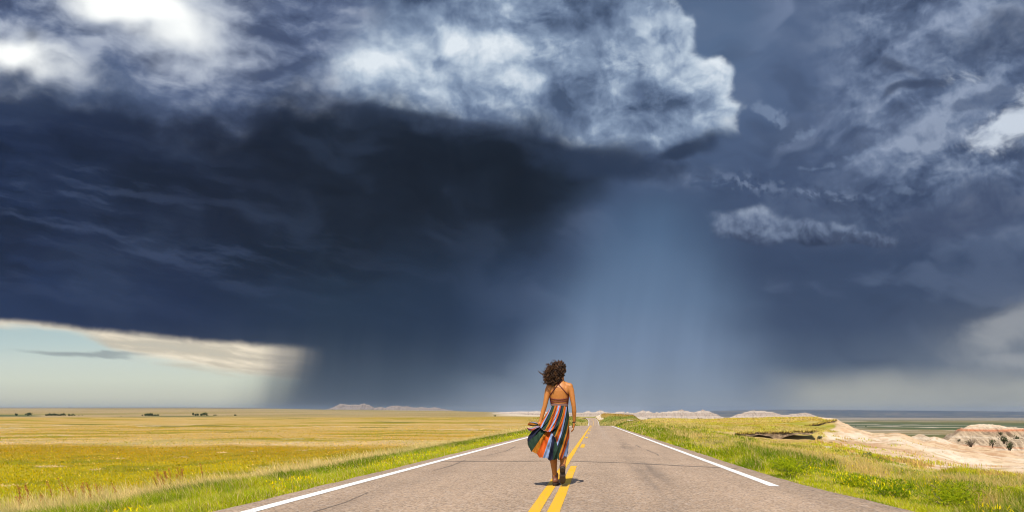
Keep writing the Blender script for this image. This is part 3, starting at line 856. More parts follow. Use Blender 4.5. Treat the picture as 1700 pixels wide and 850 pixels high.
def asphalt_material():
    m, g, out = new_mat('chip_seal_asphalt')
    p = pos(g)
    sp = g.nt.nodes.new('ShaderNodeSeparateXYZ'); g.nt.links.new(p, sp.inputs[0])
    x, y, z = sp.outputs
    chips = noise3(g, p, 55.0, 3, 0.75)
    grain = noise3(g, p, 17.0, 4, 0.7)
    v = g.nt.nodes.new('ShaderNodeTexVoronoi'); v.inputs['Scale'].default_value = 48.0
    g.set(v.inputs['Vector'], p)
    sepc = g.nt.nodes.new('ShaderNodeSeparateColor'); g.nt.links.new(v.outputs['Color'], sepc.inputs[0])
    big = noise3(g, p, 0.7, 5, 0.6)
    along = g.nt.nodes.new('ShaderNodeMapping'); g.nt.links.new(p, along.inputs[0])
    along.inputs['Scale'].default_value = (1.0, 0.07, 1.0)
    streak = noise3(g, along.outputs[0], 2.6, 6, 0.6)
    col = g.mix(g.step(grain, 0.3, 0.7), (0.245, 0.165, 0.106, 1), (0.375, 0.268, 0.180, 1))
    col = g.mix(g.mul(g.step(sepc.outputs[0], 0.55, 1.0), 0.75), col, (0.42, 0.34, 0.275, 1))
    col = g.mix(g.mul(g.step(sepc.outputs[1], 0.6, 1.0), 0.65), col, (0.10, 0.078, 0.062, 1))
    # tyre lanes worn dark, oil drip between them
    wx = g.mad(g.sub(noise3(g, p, 0.25, 2), 0.5), 0.5, x)
    def lane(c, w): return g.m('EXPONENT', g.mul(g.m('POWER', g.mul(g.sub(wx, c), 1 / w), 2.0), -1.0))
    worn = g.mx(g.mul(lane(1.05, 0.30), 0.9), g.mx(g.mul(lane(0.15, 0.35), 0.25), g.mx(g.mul(lane(-1.6, 0.4), 0.25), g.mul(lane(-2.9, 0.35), 0.3))))
    patch = noise3(g, along.outputs[0], 0.9, 3)
    col = g.mix(g.mul(worn, g.step(patch, 0.38, 0.62), g.step(streak, 0.30, 0.6), 0.8), col, (0.095, 0.075, 0.062, 1))
    col = g.mix(g.mul(lane(0.62, 0.25), g.step(y, 20, 45), 0.22), col, (0.33, 0.27, 0.22, 1))
    col = brightness(g, col, g.mad(streak, 0.42, g.mad(big, 0.42, 0.58)))
    principled(g, out, col, 0.9, g.mad(chips, 0.5, g.mul(grain, 1.0)), 0.012, 0.9, 0.25)
    return m


def paint_material(name, c, worn):
    m, g, out = new_mat(name)
    p = pos(g)
    a = noise3(g, p, 42.0, 4, 0.75)
    b = noise3(g, p, 1.3, 4, 0.6)
    f = g.step(g.mad(b, 0.35, a), 0.50 + worn, 0.66 + worn)
    d = (0.26, 0.20, 0.15, 1)
    cc = tuple(list(c) + [1])
    col = g.mix(g.mul(f, 0.55), brightness(g, cc[:3], g.mad(b, 0.24, 0.88)), d)
    principled(g, out, col, 0.75, a, 0.006, 0.6, 0.3)
    return m


asphalt = asphalt_material()
white_paint = paint_material('white_road_paint', (0.72, 0.72, 0.70), 0.13)
yellow_paint = paint_material('yellow_road_paint', (0.62, 0.335, 0.004), 0.15)
crack_mat, _g, _o = new_mat('crack_sealant')
principled(_g, _o, (0.15, 0.115, 0.088, 1), 0.85)

road = structure(road_strip('road', RL, RR, -40, 660, asphalt, 0.0, nx=9, ragged=0.05, thick=0.12))


def wide_right_shoulder():
    """the pavement broadens at the right edge close to the viewer"""
    ys = np.linspace(-30, 30, 240)
    xo = np.interp(ys, [-30, 4, 7.5, 8.5, 10, 12.3, 18, 30], [3.7, 3.62, 3.47, 3.38, 3.20, 3.08, 3.05, 2.98]) + 0.05 * (fbm(ys * 1.7, ys * 0, 5, 4) - 0.5)
    xi = np.full_like(ys, 2.9)
    z = road_z(ys)
    V = np.vstack([np.stack([xi, ys, z + 0.03 - 0.012 * 3.41 - 0.004], 1), np.stack([xo, ys, z + 0.03 - 0.012 * (xo - RCX) - 0.004], 1), np.stack([xo + 0.06, ys, z - 0.12], 1)])
    n = len(ys); idx = np.arange(3 * n).reshape(3, n)
    q = np.stack([idx[:-1, :-1], idx[1:, :-1], idx[1:, 1:], idx[:-1, 1:]], -1).reshape(-1, 4)
    return structure(mesh_obj('road_shoulder', V, q, asphalt))


wide_right_shoulder()
structure(road_strip('road_marking_edge_line', -3.74, -3.57, -40, 640, white_paint, 0.004, ragged=0.006, seed=3))
structure(road_strip('road_marking_edge_line', 2.56, 2.71, 10.55, 640, white_paint, 0.004, ragged=0.006, seed=4))
structure(road_strip('road_marking_solid_line', -0.675, -0.55, -40, 640, yellow_paint, 0.004, ragged=0.005, seed=6))
structure(road_strip('road_marking_dash', -0.48, -0.355, -3, 14.55, yellow_paint, 0.004, ragged=0.005, seed=7))
for k in range(9):
    structure(road_strip('road_marking_dash', -0.485, -0.345, 24.1 + 12.2 * k, 27.4 + 12.2 * k, yellow_paint, 0.004, ragged=0.006, seed=8 + k))


def crack(name, pts, w, seed):
    """a thin dark crack lying on the pavement along a wandering line"""
    P = []
    for (a, b) in zip(pts[:-1], pts[1:]):
        n = max(2, int(math.hypot(b[0] - a[0], b[1] - a[1]) / 0.06))
        for i in range(n):
            t = i / n
            P.append((lerp(a[0], b[0], t), lerp(a[1], b[1], t)))
    P = np.array(P); s = np.arange(len(P)) * 0.06
    P[:, 1] += 0.10 * (fbm(s * 1.5, s * 0, seed, 4) - 0.5)
    ww = w * (0.25 + 1.3 * fbm(s * 2.2, s * 0 + 4, seed + 9, 3))
    d = np.gradient(P, axis=0); d /= np.linalg.norm(d, axis=1)[:, None]
    nrm = np.stack([-d[:, 1], d[:, 0]], 1)
    A = P + nrm * ww[:, None]; B = P - nrm * ww[:, None]
    def z3(Q): return np.column_stack([Q, road_z(Q[:, 1]) - 0.012 * np.abs(Q[:, 0] - RCX) + 0.03 + 0.0035])
    V = np.vstack([z3(A), z3(B)]); n = len(P)
    i = np.arange(n - 1)
    return structure(mesh_obj(name, V, np.stack([i, i + 1, n + i + 1, n + i], 1), crack_mat))


crack('road_crack', [(RL + 0.3, 16.75), (-2.0, 16.6), (-0.8, 16.35), (0.6, 15.9), (1.8, 15.1), (2.9, 14.45)], 0.085, 4)
crack('road_crack', [(-3.1, 17.4), (-3.0, 15.2), (-3.05, 13.6)], 0.018, 5)
crack('road_crack', [(-2.85, 26.0), (-2.7, 22.0), (-2.9, 19.4)], 0.022, 8)
crack('road_crack', [(-3.0, 9.6), (-2.9, 8.4), (-2.95, 7.2)], 0.010, 12)
crack('road_crack', [(1.55, 27.0), (1.6, 25.0)], 0.035, 6)
crack('road_crack', [(1.65, 23.0), (1.75, 20.2), (1.7, 19.2)], 0.02, 7)

# ------------------------------------------------------------------ badland ridges and buttes


def clay_rock_material(name, zoff, zscale, c0, c1, c2, far, bands=()):
    m, g, out = new_mat(name)
    p = pos(g)
    sp = g.nt.nodes.new('ShaderNodeSeparateXYZ'); g.nt.links.new(p, sp.inputs[0])
    wob = noise3(g, p, 2.0 / zscale, 3)
    h = g.mad(wob, 0.22, g.mul(g.sub(sp.outputs[2], zoff), 1 / zscale))
    band = g.nt.nodes.new('ShaderNodeTexNoise'); band.noise_dimensions = '1D'
    g.set(band.inputs['W'], h); band.inputs['Scale'].default_value = 4.0; band.inputs['Detail'].default_value = 4
    col = g.mix(g.step(band.outputs[0], 0.38, 0.60), tuple(c0) + (1,), tuple(c1) + (1,))
    col = g.mix(g.mul(g.step(band.outputs[0], 0.58, 0.68), 0.8), col, tuple(c2) + (1,))
    for (bz, bw, bc, bk) in bands:
        e = g.mul(g.sub(g.mad(g.sub(wob, 0.5), bw * 1.6, sp.outputs[2]), bz), 1 / bw)
        col = g.mix(g.mul(g.m('EXPONENT', g.mul(e, e, -1.0)), bk), col, tuple(bc) + (1,))
    fine = noise3(g, p, 14.0 / zscale, 6, 0.65)
    col = brightness(g, col, g.mad(fine, 0.6, 0.68))
    principled(g, out, col, 0.95, fine, 0.10 * zscale, 0.5, 0.1)
    return m


def ridge(name, prof, Yc, base_row, depth, mat, seed, nu=500, nv=46, flute=1.0, rough=0.5, yslope=0.0):
    """an eroded ridge whose crest follows prof, a list of (px, row) seen from the road at the distance Yc"""
    xs = np.array([p[0] for p in prof], float); rs = np.array([p[1] for p in prof], float)
    u = np.linspace(xs[0], xs[-1], nu)
    top = -(np.interp(u, xs, rs) - V0) * Yc / F
    base = -(base_row - V0) * Yc / F
    hh = np.maximum(top - base, 0.0)
    v = np.concatenate([-np.linspace(1, 0, nv) ** 1.0, np.linspace(0, 1, nv // 2)[1:]])
    Uu, Vv = np.meshgrid(u, v, indexing='ij')
    Hh = hh[:, None] * np.ones_like(Vv)
    Xw = (Uu - U0) / F * Yc
    S = hh.max()
    # gullies: the crest spacing in metres is about a third of the height
    warp = 0.6 * (fbm(Xw / S * 1.5, Vv * 2, seed + 5, 3) - 0.5)
    rid = ridged(Xw / S * 1.8 + warp, Vv * 0.55 + 3, seed, 5, 0.62) ** 1.5 * 1.12
    fl = np.sin(np.pi * np.clip(np.abs(Vv), 0, 1)) ** 0.7
    prof_v = np.where(Vv < 0, (1 - np.abs(Vv)) ** (0.85), 1 - np.abs(Vv) ** 1.3)
    steps = 0.10 * np.sin(prof_v * 17 + 4 * fbm(Xw / S, Vv, seed + 2, 2)) * fl * 0.5
    hgt = Hh * np.clip(prof_v + steps + flute * 0.42 * fl * (rid - 0.62), 0, 1.2)
    hgt = hgt + Hh * (np.abs(Vv) < 0.02) * 0
    Yw = Yc + Vv * depth * np.clip(Hh / S, 0.25, 1) + yslope * (Uu - u.mean()) / F * Yc
    V = np.stack([Xw, Yw, base - 0.03 * S * np.abs(Vv) + hgt], -1).reshape(-1, 3)
    n2 = len(v)
    idx = np.arange(nu * n2).reshape(nu, n2)
    q = np.stack([idx[:-1, :-1], idx[1:, :-1], idx[1:, 1:], idx[:-1, 1:]], -1).reshape(-1, 4)
    return structure(mesh_obj(name, V, q, mat))


shaded_far_clay = clay_rock_material('cloud_shaded_badland_clay', -30, 40, (0.150, 0.120, 0.108), (0.205, 0.172, 0.150), (0.13, 0.088, 0.072), True)  # clay tone darkened and greyed to stand in for cloud shadow
pale_clay = clay_rock_material('pale_badland_clay', -30, 26, (0.265, 0.205, 0.160), (0.40, 0.335, 0.275), (0.24, 0.145, 0.105), True)
A_ = [(530, 681), (545, 678.5), (552, 676), (558, 673), (565, 669.7), (573, 670.6), (580, 671.5), (590, 671), (596, 671.6), (600, 670), (605, 669.2), (608, 671), (612, 671.2), (617, 674), (622, 676.5), (628, 675.5), (633, 675.2),
      (640, 676.5), (645, 674.5), (650, 673.3), (660, 672.8), (668, 674.2), (677, 673.8), (682, 675.5), (692, 676.2), (700, 675.2), (712, 676.8), (720, 675.6), (726, 676), (733, 678), (742, 679.5), (760, 682)]
ridge('badlands_ridge', A_, 7000, 682, 160, shaded_far_clay, 3, nu=700)
B_ = [(790, 690), (815, 686), (830, 684), (850, 683.0), (865, 682.4), (880, 682.6), (890, 682), (905, 683), (920, 683.2), (940, 684.3), (960, 685), (969, 684.2), (974, 682.3), (978, 681.8), (982, 684), (988, 683.6), (993, 681.4), (997, 680.4), (1001, 681.8), (1004, 683.6), (1012, 684.2),
      (1018, 685.4), (1023, 683.6), (1027, 682.8), (1033, 682.9), (1036, 682.6), (1038, 684.8), (1042, 683), (1045, 684.6), (1052, 686.5), (1070, 691)]
ridge('badlands_ridge', B_, 2600, 691.5, 110, pale_clay, 12, nu=900)
C_ = [(1036, 691), (1050, 686), (1056, 684.6), (1063, 682.4), (1067.5, 680.2), (1072, 682.6), (1077, 681.8), (1082, 684), (1086, 685.2), (1090, 683.4), (1095, 684.6), (1100, 683.2), (1105, 683.6), (1110, 682.2), (1114, 682.8), (1118, 681.5), (1124, 681.4), (1128, 680.2), (1132, 678.9), (1137, 681.2),
      (1142, 681.8), (1146, 683.2), (1152, 684), (1157, 682.6), (1162, 681.6), (1167, 679.4), (1172, 681.6), (1178, 682.4), (1183, 685), (1190, 687), (1197, 691), (1210, 695)]
ridge('badlands_ridge', C_, 2900, 695, 150, pale_clay, 22, nu=900)
D_ = [(1205, 695), (1218, 690), (1226, 686.4), (1231, 686), (1236, 683.8), (1241, 683.2), (1246, 681.4), (1252, 680.4), (1257, 682), (1262, 681.2), (1268, 681.4), (1275, 683.4), (1282, 683.4), (1290, 685.6), (1298, 688), (1306, 688.2), (1315, 686.6), (1322, 686.4), (1330, 685), (1338, 684.4), (1344, 686), (1352, 689), (1360, 692.5), (1375, 696)]
ridge('badlands_ridge', D_, 3300, 696, 150, pale_clay, 32, nu=800)

near_clay = clay_rock_material('banded_butte_clay', -8.0, 5.5, (0.33, 0.245, 0.16), (0.50, 0.42, 0.32), (0.40, 0.24, 0.13), False,
                               bands=((-3.35, 0.22, (0.36, 0.13, 0.055), 0.9), (-5.9, 0.14, (0.42, 0.19, 0.09), 0.7), (-2.6, 0.12, (0.42, 0.24, 0.13), 0.5), (-7.1, 0.10, (0.42, 0.20, 0.10), 0.5)))
E_ = [(1535, 752), (1560, 738), (1575, 729), (1586, 721), (1594, 716), (1600, 711.5), (1606, 706.8), (1612, 704.6), (1622, 704.2), (1634, 703.6), (1648, 704.6), (1660, 705.4), (1672, 708.2), (1684, 709.4), (1700, 713), (1722, 714), (1745, 719), (1775, 728), (1820, 752)]
ridge('butte', E_, 128, 757, 17, near_clay, 41, nu=520, nv=90, flute=1.9)
ridge('clay_mound', [(1500, 738), (1512, 725), (1520, 722), (1527, 719.4), (1533, 721), (1542, 725), (1556, 729), (1575, 738)], 122, 742, 7, near_clay, 47, nu=160, nv=40, flute=0.8)


def cutbank(pts, h, seed, back):
    """a short eroded soil step: a dark earth face under a lip of turf"""
    P = []
    for (a, b) in zip(pts[:-1], pts[1:]):
        n = max(2, int(math.dist(a[:2], b[:2]) / 0.08))
        for i in range(n):
            t = i / n
            P.append([lerp(a[k], b[k], t) for k in range(3)])
    P = np.array(P); s = np.arange(len(P)) * 0.08
    nv = 9
    edge = 0.5 * (fbm(s * 0.5, s * 0, seed + 3, 4) - 0.5) * 1.6
    hh = h * np.clip(2.2 * fbm(s * 0.7, s * 0, seed + 7, 4) - 0.25, 0.45, 1.25) * np.minimum(1, np.minimum(s, s[-1] - s) / (0.35 * s[-1])) ** 0.7
    top = P[:, 2] + 0.05 + 0.10 * (fbm(s * 1.3, s * 0, seed + 11, 4) - 0.5)
    V = [np.stack([P[:, 0], P[:, 1] + back, P[:, 2] - 0.06], 1)]
    for j in range(nv):
        t = j / (nv - 1)
        under = 0.22 * math.sin(t * 3.14) - 0.30 * t ** 2
        off = (fbm(s * 1.4, s * 0 + 0.9 * j, seed, 5) - 0.5) * 0.5
        V.append(np.stack([P[:, 0], P[:, 1] + under + off * 0.7 + edge, top - hh * t * 1.2], 1))
    V = np.vstack(V); n = len(P)
    idx = np.arange(len(V)).reshape(nv + 1, n)
    q = np.stack([idx[:-1, :-1], idx[1:, :-1], idx[1:, 1:], idx[:-1, 1:]], -1).reshape(-1, 4)
    m, g, out = new_mat('bank_earth')
    p = pos(g)
    a = noise3(g, p, 3.0, 5, 0.65)
    principled(g, out, g.mix(g.step(a, 0.3, 0.7), (0.075, 0.052, 0.033, 1), (0.27, 0.185, 0.11, 1)), 0.95, a, 0.15, 1.0, 0.1)
    return structure(mesh_obj('cutbank', V, q, m))


def at(px, row, Y):
    return ((px - U0) * Y / F, Y, -(row - V0) * Y / F)


cutbank([at(1224, 719.2, 55.3), at(1245, 718.2, 54.7), at(1280, 717.2, 54.1), at(1320, 716.6, 53.9), at(1360, 715.6, 55.2)], 0.44, 3, 1.6)
cutbank([at(1336, 707, 81.5), at(1352, 704, 82.5), at(1366, 701, 84.5), at(1379, 698.2, 87), at(1388, 696.8, 89.5)], 0.60, 8, 1.8)

# ------------------------------------------------------------------ grass and other plants that nobody could count


def leaf_material(name, trans=0.35):
    m, g, out = new_mat(name)
    d = g.nt.nodes.new('ShaderNodeBsdfDiffuse')
    t = g.nt.nodes.new('ShaderNodeBsdfTranslucent')
    mx = g.nt.nodes.new('ShaderNodeMixShader')
    c = attr(g, 'tint')
    g.nt.links.new(c, d.inputs[0])
    g.nt.links.new(c, t.inputs[0])
    geo = g.nt.nodes.new('ShaderNodeNewGeometry')
    nm = g.nt.nodes.new('ShaderNodeVectorMath'); nm.operation = 'ADD'
    g.nt.links.new(geo.outputs['Normal'], nm.inputs[0]); nm.inputs[1].default_value = (0, -0.15, 0.5)
    nn = g.nt.nodes.new('ShaderNodeVectorMath'); nn.operation = 'NORMALIZE'
    g.nt.links.new(nm.outputs[0], nn.inputs[0])
    g.nt.links.new(nn.outputs[0], d.inputs['Normal'])
    mx.inputs[0].default_value = trans
    g.nt.links.new(d.outputs[0], mx.inputs[1]); g.nt.links.new(t.outputs[0], mx.inputs[2])
    g.nt.links.new(mx.outputs[0], out.inputs[0])
    return m


leaf_mat = leaf_material('grass_blade')


def blades(name, X, Y, H, W, col, lean=0.35, wind=(-0.25, 0.05), tipcol=None, tipfrac=None, zoff=0.0, Z=None):
    """one mesh of curved tapering blades; tipcol/tipfrac add a seed head to some of them"""
    n = len(X)
    if Z is None:
        Z = ground_z(X, Y)
    Z = Z + zoff
    az = rng.uniform(0, 2 * np.pi, n)
    face = np.stack([np.cos(az), np.sin(az), np.zeros(n)], 1)
    # blades turn broadside towards the road more often than not
    L = lean * rng.gamma(2.0, 0.5, n)
    la = rng.uniform(0, 2 * np.pi, n)
    dx = np.cos(la) * L + wind[0] * rng.uniform(0.4, 1.3, n); dy = np.sin(la) * L + wind[1]
    base = np.stack([X, Y, Z - 0.02], 1)
    mid = base + np.stack([dx * 0.30 * H, dy * 0.30 * H, 0.62 * H], 1)
    tip = base + np.stack([dx * 0.95 * H, dy * 0.95 * H, H * (1 - 0.18 * np.clip(L, 0, 2))], 1)
    w = W[:, None]
    V = np.empty((n, 5, 3))
    V[:, 0] = base - face * w * 0.5; V[:, 1] = base + face * w * 0.5
    V[:, 2] = mid + face * w * 0.42; V[:, 3] = mid - face * w * 0.42
    V[:, 4] = tip
    cols = np.repeat(col[:, None, :], 5, 1)
    if tipcol is not None:
        cols[:, 4] = np.where(tipfrac[:, None], tipcol, cols[:, 4])
        cols[:, 2] = np.where(tipfrac[:, None], tipcol * 0.6 + col * 0.4, cols[:, 2]); cols[:, 3] = cols[:, 2]
    i = np.arange(n)[:, None] * 5
    tris = np.concatenate([i + np.array([[0, 1, 2]]), i + np.array([[0, 2, 3]]), i + np.array([[3, 2, 4]])], 0)
    o = mesh_obj(name, V.reshape(-1, 3), tris, leaf_mat, cols=cols.reshape(-1, 3), smooth=False)
    return o


def inv_y(n, y0, y1, k=1.0):
    """distances spread evenly over the height of the picture"""
    s = rng.uniform(1 / y1 ** k, 1 / y0 ** k, n)
    return 1 / s ** (1 / k)


def jitter(c, n, v=0.18):
    c = np.asarray(c, float)
    f = np.exp(rng.normal(0, v, (n, 1))) * np.exp(rng.normal(0, v * 0.3, (n, 3)))
    return np.clip(c * f, 0.004, 0.8)


LUSH = np.array([0.165, 0.225, 0.006]); BRIGHT = np.array([0.370, 0.365, 0.010]); DEEP = np.array([0.045, 0.090, 0.004])
YELLOW = np.array([0.56, 0.44, 0.004]); STRAW = np.array([0.50, 0.37, 0.145]); RUST = np.array([0.36, 0.15, 0.035]); LIME = np.array([0.34, 0.34, 0.014])


def verge_left():
    # tall green bank
    n = 200000
    Y = inv_y(n, 5.2, 122, 0.95); 
    off = 4.0 + rng.beta(1.15, 1.25, n) * 4.6
    X = -off + road_x(Y)
    u = off + 0.9 * (fbm(Y * 0.35, X * 0.35, 4, 3) - 0.5)
    pn = fbm(X * 0.9, Y * 0.6, 8, 4); pn2 = fbm(X * 2.6, Y * 2.0, 18, 3)
    short = sstep(u, 5.7, 5.0)
    H = lerp(0.30, 0.13, short) * rng.uniform(0.6, 1.25, n) * (0.65 + 0.8 * pn)
    H *= sstep(off, 3.98, 4.5) * 0.75 + 0.25
    W = np.maximum(0.0048, 0.00062 * Y) * rng.uniform(0.7, 1.5, n)
    c = lerp(LUSH[None], BRIGHT[None], sstep(pn2, 0.42, 0.66)[:, None])
    c = lerp(c, DEEP[None], (sstep(pn, 0.48, 0.60) * (1 - short) * 0.8)[:, None])  # deep green patches also stand in for shaded gaps in the tall grass
    c = lerp(c, LIME[None], (short * 0.55)[:, None])
    dry = sstep(u + rng.normal(0, 0.5, n), 7.0, 8.3)
    c = lerp(c, STRAW[None], (dry * 0.85)[:, None])
    k = rng.random(n)
    c = np.where((k < 0.10)[:, None], STRAW[None] * 0.9, c)
    c = jitter(c, n)
    seed = (rng.random(n) < 0.10 + 0.25 * dry)
    o = blades('verge_grass', X, Y, H, W, c, 0.45, tipcol=jitter(STRAW, n), tipfrac=seed)
    tag(o, 'lush green roadside grass along the left edge of the pavement', 'grass', kind='stuff')
    # yellow sweet clover flowers low along the pavement
    n = 3600
    Y = inv_y(n, 6, 60, 0.95); X = -(4.15 + rng.beta(1.2, 2.2, n) * 1.7)
    cl = fbm(X * 1.2, Y * 0.7, 64, 3) > 0.52
    X, Y = X[cl], Y[cl]; n = len(X)
    o = blades('roadside_flowers', X, Y, rng.uniform(0.02, 0.045, n), np.maximum(0.013, 0.0008 * Y) * rng.uniform(0.7, 1.2, n), jitter(YELLOW, n, 0.25), 0.9, zoff=rng.uniform(0.08, 0.20, n))
    tag(o, 'small yellow flowers in the grass beside the left white line', 'flowers', kind='stuff')
    # pale seeding grass along the outer edge of the bank
    n = 36000
    Y = inv_y(n, 7.5, 125, 0.9); off = 7.3 + rng.beta(1.3, 2.0, n) * 3.0
    X = -off
    H = rng.uniform(0.22, 0.48, n) * (0.6 + 0.8 * fbm(X * 0.5, Y * 0.3, 15, 3))
    W = np.maximum(0.005, 0.0006 * Y) * rng.uniform(0.7, 1.4, n)
    g_ = sstep(fbm(X * 0.8, Y * 0.5, 19, 4) + rng.normal(0, 0.06, n), 0.50, 0.62)
    c = jitter(lerp(STRAW[None] * 1.05, np.array([0.22, 0.22, 0.04])[None], (g_ * 0.75)[:, None]), n)
    o = blades('dry_grass', X, Y, H, W, c, 0.5, tipcol=jitter(STRAW * 1.15, n), tipfrac=rng.random(n) < 0.5)
    tag(o, 'pale straw grass gone to seed on the outer edge of the left verge', 'grass', kind='stuff')
    # near left corner: mixed tall grass
    n = 26000
    Y = inv_y(n, 7.2, 20, 0.8); X = -(8.0 + rng.random(n) ** 1.2 * 8.5 * np.clip(Y / 14, 0.6, 1.4))
    H = rng.uniform(0.10, 0.34, n) * (0.5 + 0.9 * fbm(X * 0.4, Y * 0.4, 16, 3)) * sstep(Y, 24, 12)
    W = np.maximum(0.005, 0.0006 * Y) * rng.uniform(0.7, 1.4, n)
    g_ = fbm(X * 0.5, Y * 0.5, 119, 4) + rng.normal(0, 0.05, n)
    c = lerp(BRIGHT[None], STRAW[None], sstep(g_, 0.44, 0.60)[:, None])
    o = blades('meadow_grass', X, Y, H, W, jitter(c, n), 0.5, tipcol=jitter(STRAW, n), tipfrac=rng.random(n) < 0.3)
    tag(o, 'mixed green and straw grass filling the lower left corner', 'grass', kind='stuff')


def verge_right():
    n = 190000
    Y = inv_y(n, 5.6, 125, 0.95)
    e0 = np.interp(Y, [0, 7.5, 8.5, 10, 12.3, 18, 30], [3.55, 3.50, 3.42, 3.26, 3.14, 3.08, 3.02])
    wdt = np.interp(Y, [5, 16, 22, 30, 45, 70, 125], [6.4, 6.1, 6.3, 7.6, 9, 8, 7])
    t = rng.beta(0.95, 1.15, n)
    X = e0 + t * wdt + road_x(Y)
    keep = clay_mask(X, Y) < 0.35
    X, Y, t = X[keep], Y[keep], t[keep]; n = len(X)
    off = t * np.interp(Y, [5, 16, 22, 30, 45, 70, 125], [6.4, 6.1, 6.3, 7.6, 9, 8, 7])
    pn = fbm(X * 0.7, Y * 0.45, 208, 4); pn2 = fbm(X * 2.4, Y * 1.6, 218, 3)
    band = fbm(X * 0.8, Y * 0.05, 228, 3)
    H = (0.10 + 0.22 * sstep(pn, 0.38, 0.68)) * rng.uniform(0.6, 1.3, n)
    H *= sstep(off, -0.02, 0.5) * 0.7 + 0.3
    H *= lerp(1.0, 0.42, sstep(t, 0.5, 0.95))
    W = np.maximum(0.0048, 0.00062 * Y) * rng.uniform(0.7, 1.5, n)
    c = lerp(LUSH[None], BRIGHT[None], sstep(pn2, 0.40, 0.62)[:, None])
    dry = sstep(band * 0.7 + 0.3 * pn2 + 0.012 * off + rng.normal(0, 0.06, n), 0.53, 0.68)
    c = lerp(c, STRAW[None] * np.array([1.0, 0.93, 0.78]), (dry * 0.9)[:, None])
    c = lerp(c, DEEP[None], (sstep(pn, 0.54, 0.66) * (1 - dry) * 0.6)[:, None])
    c = np.where((rng.random(n) < 0.10)[:, None], STRAW[None] * 0.9, c)
    o = blades('verge_grass', X, Y, H, W, jitter(c, n), 0.45, wind=(-0.15, 0.05), tipcol=jitter(STRAW, n), tipfrac=rng.random(n) < 0.10 + 0.2 * dry)
    tag(o, 'green and straw grass between the right edge of the pavement and the pale clay', 'grass', kind='stuff')
    n = 7000
    Y = inv_y(n, 6, 40, 0.95); X = 3.5 + rng.beta(1.1, 2.0, n) * 5.5
    cl = (fbm(X * 0.8, Y * 0.6, 264, 3) > 0.50) & (clay_mask(X, Y) < 0.3)
    X, Y = X[cl], Y[cl]; n = len(X)
    o = blades('roadside_flowers', X, Y, rng.uniform(0.02, 0.05, n), np.maximum(0.013, 0.0008 * Y) * rng.uniform(0.7, 1.2, n), jitter(lerp(YELLOW, LIME, 0.35), n, 0.25), 0.9, zoff=rng.uniform(0.10, 0.28, n))
    tag(o, 'small yellow flowers in the grass beyond the right white line', 'flowers', kind='stuff')
    n = 26000
    Y = inv_y(n, 16, 62, 0.9)
    X = np.interp(Y, [0, 15, 20, 26, 34, 45, 57, 75], [9.4, 9.4, 9.55, 9.3, 11.2, 14.0, 18.4, 24.5]) + rng.gamma(1.3, 0.9, n) * np.clip(Y / 22, 0.8, 2.4) - 0.8
    keep = fbm(X * 0.9, Y * 0.45, 333, 4) + rng.normal(0, .03, n) > 0.585
    X, Y = X[keep], Y[keep]; n = len(X)
    g_ = fbm(X * 0.8, Y * 0.6, 335, 3) + rng.normal(0, .05, n)
    c = lerp(STRAW[None] * np.array([.9, .8, .6]), BRIGHT[None], sstep(g_, 0.46, 0.58)[:, None])
    o = blades('clay_margin_grass', X, Y, rng.uniform(0.05, 0.22, n), np.maximum(0.006, 0.0008 * Y) * rng.uniform(0.7, 1.4, n), jitter(c, n), 0.5)
    tag(o, 'thin tufts of straw and green grass straggling onto the pale clay', 'grass', kind='stuff')
    # turf hanging over the lips of the soil steps
    lips = []
    for P in ([at(1224, 719.2, 55.3), at(1245, 718.2, 54.7), at(1280, 717.2, 54.1), at(1320, 716.6, 53.9), at(1360, 715.6, 55.2)],
              [at(1336, 707, 81.5), at(1352, 704, 82.5), at(1366, 701, 84.5), at(1379, 698.2, 87), at(1388, 696.8, 89.5)]):
        P = np.array(P); k = rng.uniform(0, len(P) - 1.001, 850); i = k.astype(int); f = (k - i)[:, None]
        lips.append(P[i] * (1 - f) + P[i + 1] * f)
    P = np.vstack(lips); n = len(P)
    Xl, Yl = P[:, 0], P[:, 1] + rng.uniform(-0.35, 0.9, n)
    o = blades('turf_lip_grass', Xl, Yl, rng.uniform(0.05, 0.17, n), 0.0008 * Yl, jitter(np.array([0.44, 0.33, 0.07]), n, 0.3), 0.7, wind=(-0.1, -0.4), Z=P[:, 2] + rng.uniform(-0.05, 0.07, n))
    tag(o, 'golden grass hanging over the lip of the dark soil steps', 'grass', kind='stuff')
    # plateau grass
    n = 90000
    Y = inv_y(n, 26, 175, 0.9)
    px = rng.uniform(1040, 1400, n); X = (px - U0) / F * Y
    keep = (X > 4.2) & (clay_mask(X, Y) < 0.4) & ~((Y > 52.6) & (Y < 55.2) & (X > 10.5) & (X < 19)) & ~((Y > 74) & (Y < 90) & (X > 22))
    X, Y = X[keep], Y[keep]; n = len(X)
    H = rng.uniform(0.08, 0.20, n) * np.where((Y < 57) & (X > 8), np.where(Y > 44, 0.3, 0.55), 1)
    W = 0.00085 * Y * rng.uniform(0.7, 1.5, n)
    c = ground_color(X, Y)
    pn = fbm(X * 0.5, Y * 0.18, 308, 4)
    c = lerp(c * np.array([1.3, 1.25, 0.9]), BRIGHT[None] * 1.1, (sstep(pn, 0.50, 0.60) * 0.6)[:, None])
    c = lerp(c, STRAW[None], (sstep(pn, 0.48, 0.36) * 0.5)[:, None])
    o = blades('plateau_grass', X, Y, H, W, jitter(c, n, 0.14), 0.5, tipcol=jitter(STRAW, n), tipfrac=rng.random(n) < 0.4)
    tag(o, 'short yellow green grass covering the flat topped plateau on the right', 'grass', kind='stuff')


